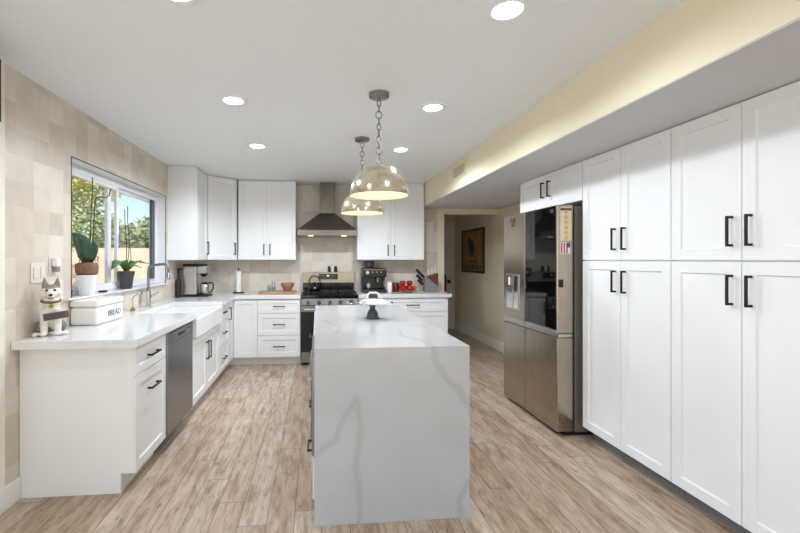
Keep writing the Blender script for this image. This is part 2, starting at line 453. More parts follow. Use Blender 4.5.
m = MB(); m.box(XR - .016, XR, 4.05, 7.92, 0, .15)
struct(m.build('baseboard_right', 'trim_white', bevel=.004))
struct(B(WT, WT + .014, YB + .12, 7.92, 0, .15).build('baseboard_hall', 'trim_white', bevel=.004))
m = MB(); m.box(XO, XL + .5, YR - .12, YR, 0, ZC); m.box(XR - .3, XR + .2, YR - .12, YR, 0, ZC); m.box(XL + .5, XR - .3, YR - .12, YR, 2.35, ZC)
struct(m.build('wall_rear', 'cream_paint'))
# dropped soffit over the tall cabinets: yellow face, shade put into the underside's grey
sx, sz = 1.5217, 2.147
struct(B(sx, XR, YR, YB, sz + .002, ZC).build('wall_soffit', 'yellow_paint'))
struct(B(sx + .003, XR, YR, YB, sz - .004, sz + .002).build('ceiling_soffit', 'soffit_shade_grey'))

# window: frame, two sliding sashes, panes
fr0, fr1 = XL - .150, XL - .088
m = MB(); t = .055; y0, y1, z0, z1 = wy0 + th, wy1 - th, 1.117, wz1 - th
m.box(fr0, fr1, y0, y0 + t, z0, z1); m.box(fr0, fr1, y1 - t, y1, z0, z1); m.box(fr0, fr1, y0 + t, y1 - t, z0, z0 + .025); m.box(fr0, fr1, y0 + t, y1 - t, z1 - t, z1)
win = struct(m.build('window_1', 'window_frame', bevel=.003))
def sash(ya, yb, xa, xb, mat, s_, e_):
    m = MB(); a, b = z0 + t - .03, z1 - t
    m.box(xa, xb, ya, ya + s_, a, b); m.box(xa, xb, yb - e_, yb, a, b); m.box(xa, xb, ya + s_, yb - e_, a, a + .035); m.box(xa, xb, ya + s_, yb - e_, b - .03, b)
    o = m.build('window_sash', mat, win, bevel=.002); o['kind'] = 'structure'
    g = B((xa + xb) / 2 - .003, (xa + xb) / 2 + .003, ya + s_, yb - e_, a + .035, b - .03).build('window_pane', 'window_glass', o); g['kind'] = 'structure'
sash(y0 + t, 3.92, fr1 - .028, fr1 - .002, 'window_frame', .05, .035)
sash(3.78, y1 - t, fr0 + .004, fr1 - .03, 'window_frame', .06, .02)
o = B(fr1 - .030, fr1 - .006, y1 - t - .075, y1 - t, z0 + t, z1 - t).build('window_stile', 'sash_dark', win); o['kind'] = 'structure'
sill = struct(B(XO + .002, XL, wy0 + .007, wy1 - .007, wz0, 1.115).box(XL, XL + .040, wy0 - .10, wy1, 1.1015, 1.115).build('window_sill', 'quartz', bevel=.002))

# hall end door
m = MB(); m.box(1.99, 2.05, 7.90, 7.92, 0, 2.12); m.box(2.67, 2.73, 7.90, 7.92, 0, 2.12); m.box(2.05, 2.67, 7.90, 7.92, 2.06, 2.12)
struct(m.build('trim_3', 'trim_white', bevel=.004))
def shaker(mb, o, U, V, Nn, w, h, t=.02, st=.058, rec=.009):
    """one shaker front: slab whose face has a recessed field"""
    P = lambda u, v, n: mb.b.verts.new(o + U * u + V * v + Nn * n)
    st = min(st, w * .3, h * .3); c = .004
    bk = [P(0, 0, 0), P(w, 0, 0), P(w, h, 0), P(0, h, 0)]
    e = .0015
    sd = [P(0, 0, t - e), P(w, 0, t - e), P(w, h, t - e), P(0, h, t - e)]
    of = [P(e, e, t), P(w - e, e, t), P(w - e, h - e, t), P(e, h - e, t)]
    inn = [P(st, st, t), P(w - st, st, t), P(w - st, h - st, t), P(st, h - st, t)]
    ri = [P(st + c, st + c, t - rec), P(w - st - c, st + c, t - rec), P(w - st - c, h - st - c, t - rec), P(st + c, h - st - c, t - rec)]
    F = mb.b.faces.new; F(bk[::-1]); F(ri)
    for A, Bq in ((bk, sd), (sd, of), (of, inn), (inn, ri)):
        for i in range(4): j = (i + 1) % 4; F((A[i], A[j], Bq[j], Bq[i]))
    return mb
hd = struct(B(2.052, 2.668, 7.895, 7.918, .008, 2.058).build('door_1', 'trim_white'))
m = MB()
for a, b, c, d in ((.07, .28, .15, .9), (.34, .55, .15, .9), (.07, .28, 1.05, 1.92), (.34, .55, 1.05, 1.92)):
    m.box(2.052 + a, 2.052 + b, 7.890, 7.896, c, d)
m.build('door_panel', 'trim_white', hd, bevel=.003)['kind'] = 'structure'
knob_x = 2.60
m = MB(); m.lathe((knob_x, 7.895, .945), [(.03, 0), (.03, -.008), (.012, -.012), (.012, -.035), (.03, -.045), (.034, -.06), (.026, -.075), (0, -.08)], 16, 1)
m.build('door_knob', 'black_metal', hd, smooth=True)['kind'] = 'structure'
m = MB(); m.prism([(2.480, .75), (2.550, .75), (2.558, .95), (2.548, 1.09), (2.500, 1.09), (2.485, .95)], 1, 7.872, 7.886)
tag(m.build('hanging_cloth', 'dark_red', bevel=.004), 'narrow dark red cloth hanging on the door at the end of the hallway', 'cloth')

# ------------------------------------------------------------------ fronts and handles
def pull(name_parent, o, U, V, Nn, u, v, L, vertical=True, t=.02):
    """black bar pull centred at (u, v) on a front"""
    m = MB(); r = .006; out = .034
    a = L / 2
    def bx(ua, ub, va, vb, na, nb): m.obox(o, U, V, Nn, ua, ub, va, vb, na, nb)
    if vertical:
        bx(u - r, u + r, v - a, v + a, t + out - .010, t + out)
        for q in (v - a, v + a - 2 * r): bx(u - r, u + r, q, q + 2 * r, t, t + out - .010)
    else:
        bx(u - a, u + a, v - r, v + r, t + out - .010, t + out)
        for q in (u - a, u + a - 2 * r): bx(q, q + 2 * r, v - r, v + r, t, t + out - .010)
    return m.build('handle', 'black_metal', name_parent, bevel=.0015, seg=1)
G = .0018                                       # half the gap between neighbouring fronts
def front(root, kind, o, U, Nn, w, z0, z1, hu=None, hv=None, L=.15, vert=True, st=.058):
    """door or drawer front from o along U (width w) between heights z0 and z1, with its pull"""
    o = Vector((o[0], o[1], 0)); U = Vector(U); Nn = Vector(Nn)
    m = MB(); q = o + U * G + Z * (z0 + G)
    shaker(m, q, U, Z, Nn, w - 2 * G, z1 - z0 - 2 * G, st=st)
    d = m.build(kind, 'cabinet_white', root)
    if hu is not None: pull(d, o, U, Z, Nn, hu, hv, L, vert)
    return d

Yp, Xp = (0, 1, 0), (1, 0, 0)
# ---- left run: X = -1.09 carcass face, fronts to -1.07
XF = -1.09
def carcass(root, pts, z0, z1, name='carcass', mat='cabinet_white'):
    return MB().prism(pts, 2, z0, z1).build(name, mat, root, bevel=.001, seg=1)
def rect(x0, x1, y0, y1): return [(x0, y0), (x1, y0), (x1, y1), (x0, y1)]
CT = .868                                       # underside of the worktops
r = thing('base_cabinet', 'white two-drawer base cabinet with the plain end panel beside the dishwasher', 'cabinet', (-1.4, 2.77, 0), 'base cabinets')
carcass(r, rect(XL + .02, XF, 2.548, 3.02), .105, CT)
MB().prism([(XL + .003, 0), (-1.153, 0), (-1.153, .118), (-1.083, .118), (-1.083, CT), (XL + .003, CT)], 1, 2.528, 2.546).build('end_panel', 'cabinet_white', r, bevel=.001, seg=1)
B(XL + .1, -1.155, 2.55, 3.018, 0, .104).build('toe_kick', 'toe_grey', r)
front(r, 'drawer', (XF, 2.530), Yp, Xp, .490, .690, .862, .245, .776, .15, False)
front(r, 'drawer', (XF, 2.530), Yp, Xp, .490, .112, .687, .245, .566, .15, False)
# dishwasher
r = thing('dishwasher', 'stainless steel dishwasher built in between white base cabinets', 'dishwasher', (-1.4, 3.32, 0))
B(XL + .05, XF, 3.025, 3.612, .10, CT - .004).build('body', 'charcoal', r)
d = B(XF + .001, -1.058, 3.026, 3.611, .115, .765).build('door', 'steel_dw', r, bevel=.004)
c_ = B(XF + .001, -1.058, 3.026, 3.611, .768, .862).build('control_panel', 'steel_dw', r, bevel=.004)
B(-1.0585, -1.0565, 3.06, 3.57, .845, .853).build('vent_slot', 'black_metal', c_)
B(-1.060, -1.054, 3.25, 3.40, .795, .815).build('handle_pocket', 'black_metal', c_, bevel=.003)
m = MB()
for i in range(7): m.box(-1.0585, -1.0565, 3.44 + i * .018, 3.449 + i * .018, .818, .826)
m.build('button', 'charcoal', c_)
B(-1.46, -1.15, 3.03, 3.608, 0, .098).build('toe_kick', 'toe_dark', r)
# sink base
r = thing('sink_cabinet', 'white two-door base cabinet under the apron sink', 'cabinet', (-1.4, 4.11, 0), 'base cabinets')
carcass(r, rect(XL + .02, XF, 3.618, 4.608), .105, .695)
front(r, 'door', (XF, 3.622), Yp, Xp, .494, .112, .612, .494 - .04, .50, .17)
front(r, 'door', (XF, 4.116), Yp, Xp, .490, .112, .612, .04, .50, .17)
B(XF + .001, -1.072, 3.622, 4.606, .616, .695).build('rail', 'cabinet_white', r)
B(XL + .1, -1.155, 3.62, 4.606, 0, .104).build('toe_kick', 'toe_grey', r)
# drawer bank by the corner
r = thing('base_cabinet', 'narrow white three-drawer base cabinet between the apron sink and the corner', 'cabinet', (-1.4, 4.84, 0), 'base cabinets')
carcass(r, rect(XL + .02, XF, 4.612, 5.07), .105, CT)
for a, b in ((.686, .862), (.396, .683), (.112, .393)): front(r, 'drawer', (XF, 4.614), Yp, Xp, .454, a, b, .227, (a + b) / 2, .13, False, st=.045)
B(XL + .1, -1.155, 4.612, 5.07, 0, .104).build('toe_kick', 'toe_grey', r)
# corner cabinet with a folding L-shaped door
YF = 5.40
r = thing('corner_cabinet', 'white corner base cabinet with a folding two-leaf door under the worktop corner', 'cabinet', (-1.4, 5.6, 0), 'base cabinets')
carcass(r, [(XL + .02, 5.072), (XF, 5.072), (XF, YF), (-.768, YF), (-.768, YB - .01), (XL + .02, YB - .01)], .105, CT)
front(r, 'door_leaf', (XF, 5.074), Yp, Xp, .300, .112, .862, .04, .72, .15, True, st=.05)
front(r, 'door_leaf', (-1.066, YF), Xp, (0, -1, 0), .298, .112, .862, st=.058)
MB().prism([(-1.6, 5.075), (-1.155, 5.075), (-1.155, 5.465), (-.77, 5.465), (-.77, 5.49), (-1.6, 5.49)], 2, 0, .104).build('toe_kick', 'toe_grey', r)
# drawers left of the range
r = thing('base_cabinet', 'white three-drawer base cabinet directly left of the range', 'cabinet', (-.49, 5.7, 0), 'base cabinets')
carcass(r, rect(-.766, -.212, YF, YB - .01), .105, CT)
for a, b in ((.682, .862), (.394, .679), (.112, .391)): front(r, 'drawer', (-.766, YF), Xp, (0, -1, 0), .554, a, b, .277, (a + b) / 2, .15, False)
B(-.766, -.212, 5.465, 5.49, 0, .104).build('toe_kick', 'toe_grey', r)
# right of the range
r = thing('base_cabinet', 'narrow white base cabinet directly right of the range, half hidden by the island', 'cabinet', (.67, 5.7, 0), 'base cabinets')
carcass(r, rect(.552, .798, YF, YB - .01), .105, CT)
front(r, 'door', (.554, YF), Xp, (0, -1, 0), .242, .112, .862, .035, .72, .15)
B(.554, .798, 5.465, 5.49, 0, .104).build('toe_kick', 'toe_grey', r)
r = thing('base_cabinet', 'wide white three-drawer base cabinet at the hallway end of the back worktop', 'cabinet', (1.29, 5.7, 0), 'base cabinets')
carcass(r, rect(.80, 1.77, YF, YB - .01), .105, CT)
for a, b in ((.682, .862), (.394, .679), (.112, .391)): front(r, 'drawer', (.80, YF), Xp, (0, -1, 0), .968, a, b, .484, (a + b) / 2, .17, False)
B(.80, 1.77, 5.465, 5.49, 0, .104).build('toe_kick', 'toe_grey', r)

# worktops
m = MB().prism([(XL + .002, 2.462), (-1.035, 2.462), (-1.035, 3.645), (-1.545, 3.645), (-1.545, 4.600), (-1.035, 4.600), (-1.035, 5.355), (-.210, 5.355), (-.210, YB - .002), (XL + .002, YB - .002)], 2, .87, .92)
tag(m.build('countertop', 'quartz', bevel=.003), 'L-shaped white quartz worktop running from the dog statue to the range', 'countertop')
tag(B(.549, 1.812, 5.355, YB - .002, .87, .92).build('countertop', 'quartz', bevel=.003), 'straight white quartz worktop on the back wall under the espresso machine and knife block', 'countertop')
# apron sink
m = MB(); ox0, ox1, oy0, oy1, oz0, oz1 = -1.565, -1.028, 3.633, 4.597 + .012, .700, .8685
P = m.b.verts.new; w_ = .028
o0 = [P(p) for p in ((ox0, oy0, oz0), (ox1, oy0, oz0), (ox1, oy1, oz0), (ox0, oy1, oz0))]; o1 = [P(p) for p in ((ox0, oy0, oz1), (ox1, oy0, oz1), (ox1, oy1, oz1), (ox0, oy1, oz1))]
i1 = [P(p) for p in ((ox0 + w_, oy0 + w_, oz1), (ox1 - w_, oy0 + w_, oz1), (ox1 - w_, oy1 - w_, oz1), (ox0 + w_, oy1 - w_, oz1))]
i0 = [P((v.co.x, v.co.y, oz0 + .025)) for v in i1]
Fq = m.b.faces.new; Fq(o0[::-1]); Fq(i0)
for A, Bq in ((o0, o1), (o1, i1), (i1, i0)):
    for i in range(4): j = (i + 1) % 4; Fq((A[i], A[j], Bq[j], Bq[i]))
sk = tag(m.build('apron_sink', 'white_ceramic', bevel=.008, seg=3), 'white apron-front farmhouse sink set into the left worktop', 'sink')
MB().cyl((-1.32, 4.1, oz0 + .0255), .045, .004, 20).build('drain', 'chrome', sk)

# ------------------------------------------------------------------ wall cabinets
UZ0, UZ1 = 1.375, ZC - .004
r = thing('wall_cabinet', 'white single-door wall cabinet above the coffee maker, its plain side facing the room', 'cabinet', (-1.55, 5.1, UZ0), 'wall cabinets')
carcass(r, rect(XL + .002, -1.402, 4.882, 5.338), UZ0, UZ1)
front(r, 'door', (-1.402, 4.884), Yp, Xp, .452, UZ0 + .002, UZ1 - .012, .405, 1.525, .16)
r = thing('wall_cabinet', 'white diagonal wall cabinet across the room corner', 'cabinet', (-1.4, 5.7, UZ0), 'wall cabinets')
carcass(r, [(XL + .002, 5.340), (-1.402, 5.340), (-1.080, 5.658), (-1.080, YB - .002), (XL + .002, YB - .002)], UZ0, UZ1)
U = Vector((.322, .318, 0)); dl = U.length; U.normalize(); Nn = Vector((U.y, -U.x, 0))
front(r, 'door', (-1.402 + U.x * .014, 5.340 + U.y * .014), U, Nn, dl - .028, UZ0 + .002, UZ1 - .012, dl - .028 - .04, 1.525, .16)
r = thing('wall_cabinet', 'white two-door wall cabinet left of the range hood', 'cabinet', (-.67, 5.8, UZ0), 'wall cabinets')
carcass(r, rect(-1.062, -.286, 5.672, YB - .002), UZ0, UZ1)
front(r, 'door', (-1.060, 5.672), Xp, (0, -1, 0), .386, UZ0 + .002, UZ1 - .012, .386 - .04, 1.518, .15)
front(r, 'door', (-.674, 5.672), Xp, (0, -1, 0), .386, UZ0 + .002, UZ1 - .012, .04, 1.518, .15)
r = thing('wall_cabinet', 'white two-door wall cabinet right of the range hood, behind the pendant lamps', 'cabinet', (1.04, 5.8, UZ0), 'wall cabinets')
carcass(r, rect(.560, 1.512, 5.672, YB - .002), UZ0, UZ1)
front(r, 'door', (.562, 5.672), Xp, (0, -1, 0), .474, UZ0 + .002, UZ1 - .012, .474 - .045, 1.51, .15)
front(r, 'door', (1.036, 5.672), Xp, (0, -1, 0), .474, UZ0 + .002, UZ1 - .012, .045, 1.51, .15)

# ------------------------------------------------------------------ tall cabinets on the right (fronts face -X)
XPF = 2.049
Xn = (-1, 0, 0); Yn = (0, -1, 0)
def tall(label, ya, yb):
    """tall two-over-two cabinet from ya (far) to yb (near)"""
    r = thing('pantry_cabinet', label, 'cabinet', (2.35, (ya + yb) / 2, 0), 'tall pantry cabinets')
    carcass(r, rect(XPF, XR - .01, yb + .001, ya - .001), .098, 2.141)
    w = (ya - yb) / 2
    for k in range(2):
        hu = w - .045 if k == 0 else .045
        front(r, 'door', (XPF, ya - k * w), Yn, Xn, w, .10, 1.372, hu, 1.232, .15, st=.06)
        front(r, 'door', (XPF, ya - k * w), Yn, Xn, w, 1.376, 2.139, hu, 1.52, .15, st=.06)
    B(XPF + .07, XPF + .09, yb + .001, ya - .001, 0, .097).build('toe_kick', 'toe_dark', r)
tall('tall white four-door pantry cabinet right beside the refrigerator', 2.956, 2.172)
tall('tall white four-door pantry cabinet at the right edge, further from the refrigerator', 2.170, 1.386)
r = thing('wall_cabinet', 'short wide white cabinet over the refrigerator', 'cabinet', (2.35, 3.44, 1.835), 'cabinets over the refrigerator')
carcass(r, rect(XPF, XR - .01, 2.960, 3.922), 1.838, 2.141)
front(r, 'door', (XPF, 3.922), Yn, Xn, .481, 1.838, 2.139, .481 - .05, 2.0, .14)
front(r, 'door', (XPF, 3.441), Yn, Xn, .481, 1.838, 2.139, .05, 2.0, .14)

# ------------------------------------------------------------------ refrigerator
r = thing('refrigerator', 'four-door stainless refrigerator with a black glass door and water dispenser', 'refrigerator', (2.3, 3.47, 0))
fy0, fy1, fym, fxf, fxd = 3.013, 3.925, 3.498, 1.858, 1.998
B(2.008, 2.72, fy0 + .004, fy1 - .004, .03, 1.80).build('body', 'fridge_side', r, bevel=.004)
B(1.93, 2.70, fy0 + .03, fy1 - .03, 0, .034).build('base_grille', 'black_matte', r)
def fdoor(a, b, z0, z1, mat='steel_warm'): return B(fxf, fxd, a, b, z0, z1).build('door', mat, r, bevel=.012, seg=3)
ul = fdoor(fym + .003, fy1, .800, 1.808); ur = fdoor(fy0, fym - .003, .800, 1.808); fdoor(fym + .003, fy1, .036, .772); fdoor(fy0, fym - .003, .036, .772)
B(1.872, 1.99, fy0 + .006, fy1 - .006, .774, .798).build('handle_recess', 'steel_light', r)
B(fxf - .004, fxf + .004, fy0 + .010, fym - .006, .835, 1.800).build('glass_panel', 'black_glass', ur, bevel=.002)
m = MB(); m.box(fxf - .006, fxf + .006, fym + .010, fy1 - .006, .800, .826); m.box(fxf - .006, fxf + .006, fy0 + .006, fym - .008, .800, .826)
m.build('handle', 'steel_light', r, bevel=.003)
# dispenser
dp = B(fxf - .003, fxf + .004, 3.60, 3.865, .905, 1.245).build('dispenser', 'steel_light', ul, bevel=.003)
m = MB(); m.box(fxf - .005, fxf - .002, 3.625, 3.70, .925, 1.225); m.box(fxf - .005, fxf - .002, 3.73, 3.84, .925, 1.10)
m.build('dispenser_niche', 'chrome', dp)
# (the paddle and spout hang over the niche)
MB().cyl((fxf - .018, 3.765, 1.14), .017, .075, 14).build('spout', 'chrome', dp, smooth=True, angle=40)
B(fxf - .012, fxf - .003, 3.725, 3.845, 1.11, 1.235).build('dispenser_head', 'steel', dp, bevel=.003)
def text_mesh(s, size, name, mat, parent, M, depth=.001):
    c = bpy.data.curves.new(name, 'FONT'); c.body = s; c.size = size; c.extrude = depth; c.align_x = 'CENTER'; c.align_y = 'CENTER'
    o = bpy.data.objects.new(name + '_tmp', c); COL.objects.link(o)
    bpy.context.view_layer.update()
    me = bpy.data.meshes.new_from_object(o.evaluated_get(bpy.context.evaluated_depsgraph_get()))
    bpy.data.objects.remove(o); me.transform(Matrix.Translation(-world_loc(parent)) @ M); me.name = name
    o = bpy.data.objects.new(name, me); COL.objects.link(o); o.parent = parent; me.materials.clear(); me.materials.append(MATS[mat]); return o
Rm = lambda right, up: Matrix((( right[0], up[0], Vector(right).cross(Vector(up))[0], 0), (right[1], up[1], Vector(right).cross(Vector(up))[1], 0), (right[2], up[2], Vector(right).cross(Vector(up))[2], 0), (0, 0, 0, 1)))
text_mesh('LG', .035, 'logo', 'steel_light', ur, Matrix.Translation((fxf - .0045, 3.075, 1.765)) @ Rm((0, -1, 0), (0, 0, 1)))
# magnets on the door's side and on the freezer door
r = thing('fridge_magnet', 'tall cream magnet strip of golden flowers on the refrigerator door edge', 'magnet', (1.93, fy0, 1.53))
B(1.885, 1.975, fy0 - .003, fy0 - .0002, 1.53, 1.79).build('card', 'magnet_card', r)
m = MB()
for i in range(6): m.lathe((1.93, fy0 - .0032, 1.552 + i * .040), [(.014, 0), (.016, -.002), (.006, -.004), (0, -.004)], 10, 1)
m.build('flower', 'flower_gold', r)
B(1.885, 1.975, fy0 - .0036, fy0 - .003, 1.762, 1.782).build('title_band', 'moth_brown', r)
r = thing('flag_magnet', 'small red and white striped flag magnet on the side of the refrigerator door', 'magnet', (1.925, fy0, 1.42))
B(1.885, 1.965, fy0 - .003, fy0 - .0002, 1.425, 1.515).build('card', 'flag_white', r)
m = MB()
for i in range(3): m.box(1.889 + i * .022, 1.901 + i * .022, fy0 - .0036, fy0 - .003, 1.428, 1.512)
m.build('stripe', 'flag_red', r)
B(1.935, 1.963, fy0 - .004, fy0 - .0036, 1.475, 1.513).build('canton', 'flag_blue', r)
tag(B(1.872, 1.902, fy0 - .016, fy0 - .0003, 1.165, 1.225).build('clip_magnet', 'black_matte', bevel=.004), 'black clip magnet low on the side of the black glass refrigerator door', 'magnet')
m = MB(); X_ = fxf - .0002
for sgn in (-1, 1):
    m.prism([(3.73, 1.735), (3.73 + sgn * .035, 1.775), (3.73 + sgn * .04, 1.74), (3.73 + sgn * .018, 1.725), (3.73 + sgn * .03, 1.695), (3.73 + sgn * .008, 1.70)], 0, X_ - .005, X_)
m.box(X_ - .008, X_, 3.724, 3.736, 1.69, 1.765)
tag(m.build('moth_magnet', 'moth_brown'), 'small brown moth-shaped magnet high on the freezer door of the refrigerator', 'magnet')

# ------------------------------------------------------------------ island
r = thing('kitchen_island', 'white veined quartz waterfall island in the middle of the kitchen', 'island', (.40, 3.12, 0))
ix0, ix1, iy0, iy1 = -.013, .815, 2.12, 4.12
m = MB().prism([(iy0, 0), (iy0 + .04, 0), (iy0 + .04, .88), (iy1 - .04, .88), (iy1 - .04, 0), (iy1, 0), (iy1, .92), (iy0, .92)], 0, ix0, ix1)
m.build('waterfall_worktop', 'quartz_island', r, bevel=.0015)
B(.0, .60, iy0 + .042, iy1 - .042, .10, .878).build('carcass', 'cabinet_white', r)
B(.06, .58, iy0 + .042, iy1 - .042, 0, .098).build('toe_kick', 'toe_grey', r)
def ifr(kind, ya, w, z0, z1, hu, hv): return front(r, kind, (-.002, ya), Yn, Xn, w, z0, z1, hu, hv, .14, False)
ifr('drawer', 2.78, .612, .112, .338, .306, .262)
mw = B(-.028, -.002, 2.172, 2.778, .342, .868).build('microwave_drawer', 'steel_dw', r, bevel=.003)
B(-.031, -.028, 2.21, 2.74, .40, .70).build('window', 'black_gloss', mw)
B(-.040, -.028, 2.19, 2.76, .755, .775).build('handle', 'steel', mw, bevel=.003)
for za, zb in ((.112, .362), (.365, .615), (.618, .868)): ifr('drawer', 3.43, .646, za, zb, .323, zb - .07)
ifr('door', 4.07, .636, .112, .868, None, None)

# ------------------------------------------------------------------ range, hood
r = thing('range', 'stainless gas range with black cooktop and raised back panel', 'stove', (.17, 5.64, 0))
gx0, gx1 = -.203, .541; gy = 5.345
B(gx0, gx1, gy + .03, 5.955, .03, .905).build('body', 'charcoal', r)
B(gx0, gx1, gy, gy + .029, .175, .775).build('oven_door', 'black_gloss', r, bevel=.004)
od = [o for o in r.children if o.name.startswith('oven_door')][0]
m = MB(); m.box(gx0, gx1, gy - .006, gy - .0005, .70, .775)
m.build('door_rail', 'steel', od, bevel=.002)
m = MB(); m.cyl((gx0 + .04, gy - .045, .735), .013, gx1 - gx0 - .08, 14, 0)
for x in (gx0 + .07, gx1 - .09): m.box(x, x + .02, gy - .04, gy - .006, .727, .743)
m.build('handle', 'steel_light', od, smooth=True, angle=40)
B(gx0, gx1, gy, gy + .029, .035, .170).build('drawer', 'steel', r, bevel=.004)
m = MB().prism([(gy - .012, .785), (gy + .03, .785), (gy + .03, .868), (gy + .012, .868)], 0, gx0, gx1)
cp = m.build('control_panel', 'steel_range', r, bevel=.003)
for i in range(5):
    x = gx0 + .09 + i * (gx1 - gx0 - .18) / 4
    MB().lathe((x, gy - .004, .826), [(.024, 0), (.024, -.012), (.019, -.034), (0, -.036)], 18, 1).build('knob', 'steel_range', cp, smooth=True, angle=40)
B(gx0, gx1, gy + .012, 5.90, .869, .915).build('cooktop', 'black_gloss', r, bevel=.004)
m = MB()
for x0, x1 in ((gx0 + .02, gx0 + .24), (gx0 + .262, gx0 + .482), (gx0 + .504, gx1 - .02)):
    for y in (gy + .05, gy + .26, gy + .50): m.box(x0, x1, y - .008, y + .008, .935, .955)
    for x in (x0, (x0 + x1) / 2 - .008, x1 - .016): m.box(x, x + .016, gy + .042, gy + .508, .935, .955)
    for x in (x0, x1 - .014):
        for y in (gy + .045, gy + .49): m.box(x, x + .014, y, y + .014, .9155, .936)
m.build('grate', 'cast_iron', r)
for x, y in ((-.06, 5.47), (-.06, 5.74), (.17, 5.6), (.40, 5.47), (.40, 5.74)):
    MB().lathe((x, y, .9155), [(.05, 0), (.05, .006), (.034, .008), (.034, .016), (0, .017)], 18).build('burner', 'cast_iron', r, smooth=True, angle=40)
B(gx0 + .004, gx1 - .002, 5.895, 5.96, .916, 1.045).build('back_ledge', 'black_gloss', r)
bg = MB().prism([(5.885, 1.047), (5.965, 1.047), (5.965, 1.20), (5.90, 1.20)], 0, gx0, gx1).build('back_panel', 'steel_guard', r, bevel=.003)
B(.03, .30, 5.880, 5.8915, 1.095, 1.175).build('display', 'black_gloss', bg)
B(.145, .175, 5.8785, 5.8798, 1.140, 1.155).build('clock_digits', 'display', bg)
# things standing on the back panel
for nm, lb, x, mt in (('pepper_shaker', 'black shaker, left of the pair on top of the range back panel', .178, 'black_matte'), ('salt_shaker', 'black shaker, right of the pair on top of the range back panel', .275, 'black_matte')):
    m = MB().lathe((x, 5.94, 1.2015), [(.017, 0), (.019, .01), (.018, .06), (.015, .075), (.012, .085), (0, .086)], 16)
    tag(m.build(nm, mt, smooth=True, angle=50), lb, 'shaker')
m = MB().lathe((.227, 5.938, 1.2015), [(.018, 0), (.018, .07), (.012, .08), (0, .081)], 16)
tag(m.build('spice_jar', 'white_ceramic', smooth=True, angle=50), 'small white jar between the two black shakers on the range back panel', 'jar')
# kettle on the back left burner
r = thing('kettle', 'black kettle with a ring handle on the range', 'kettle', (-.03, 5.60, .956))
MB().lathe((-.03, 5.60, .956), [(.072, 0), (.082, .012), (.083, .04), (.066, .075), (.04, .09), (0, .094)], 24).build('body', 'black_gloss', r, smooth=True)
MB().lathe((-.03, 5.60, 1.049), [(.032, 0), (.03, .008), (.008, .012), (.010, .024), (0, .028)], 16).build('lid', 'black_gloss', r, smooth=True)
MB().tube([(-.03 + .075 * math.cos(a), 5.60, 1.075 + .082 * math.sin(a)) for a in [math.radians(-35 + 250 * i / 20) for i in range(21)]], .008, 8).build('handle', 'black_matte', r, smooth=True)
MB().tube([(.035, 5.575, .995), (.075, 5.56, 1.02), (.095, 5.553, 1.055)], .012, 8, radii=[.017, .013, .009]).build('spout', 'black_gloss', r, smooth=True)
# hood
r = thing('range_hood', 'stainless pyramid range hood with a square chimney over the range', 'range hood', (.15, 5.75, 1.70))
hx0, hx1, hy = -.262, .546, 5.50
B(hx0, hx1, hy, YB - .002, 1.706, 1.778).build('rim', 'steel_hood', r, bevel=.002)
MB().hexa([(hx0, hy, 1.779), (hx1, hy, 1.779), (hx1, YB - .003, 1.779), (hx0, YB - .003, 1.779), (.040, 5.745, 2.03), (.254, 5.745, 2.03), (.254, YB - .003, 2.03), (.040, YB - .003, 2.03)]).build('canopy', 'steel_hood', r, bevel=.002)
B(.042, .252, 5.747, YB - .002, 2.031, ZC - .003).build('chimney', 'steel_hood', r, bevel=.001)
for x in (-.08, .37): MB().cyl((x, hy + .07, 1.7015), .035, .004, 20).build('light', 'hood_led', r)
m = MB()
for i in range(7): m.cyl((.065 + i * .026, hy - .003, 1.742), .006, .0028, 10, 1)
m.build('button', 'black_metal', r)
B(hx0 + .03, hx1 - .03, hy + .12, 5.93, 1.7025, 1.7055).build('filter', 'steel', r)

# ------------------------------------------------------------------ ceiling fittings
LX = [-.565, .822]; LY = [1.70, 2.84, 3.96]
places = {(0, 0): 'cut off at the top edge of the photo above the counter side', (1, 0): 'largest in view, near the top right above the pantry side', (0, 1): 'on the counter side of the ceiling, left of the nearer pendant',
          (1, 1): 'on the pantry side of the ceiling, right of the nearer pendant', (0, 2): 'furthest back on the counter side, before the wall cabinets', (1, 2): 'furthest back on the pantry side, right of the pendants'}
first = None
for i in range(2):
    for j in range(3):
        lb = 'round recessed light ' + places[(i, j)]
        if first is None:
            first = thing('recessed_light', lb, 'ceiling light', (LX[0], LY[0], ZC), 'recessed ceiling lights')
            MB().lathe((LX[0], LY[0], ZC), [(.104, -.0002), (.104, -.005), (.085, -.010), (.064, -.007), (.064, -.0002)], 36, cap=False).build('trim_ring', 'ceiling_white', first, smooth=True, angle=40)
            MB().cyl((LX[0], LY[0], ZC - .007), .0635, .0065, 32).build('lens', 'led', first)
        else:
            c_ = copy_tree(first); c_.location = (LX[i], LY[j], ZC); c_['label'] = lb
        lamp('SPOT', 'recessed_lamp', (LX[i], LY[j], ZC - .02), ((20, 28, 84), (26, 30, 74))[i][j], (.815, .895, 1), spot_size=math.radians(166), spot_blend=.42, shadow_soft_size=.06)
m = MB().lathe((-1.565, 3.898, ZC), [(.085, -.0002), (.085, -.008), (.075, -.012), (0, -.012)], 30)
tag(m.build('ceiling_speaker', 'ceiling_white', smooth=True, angle=40), 'flat round white ceiling speaker above the window', 'speaker')
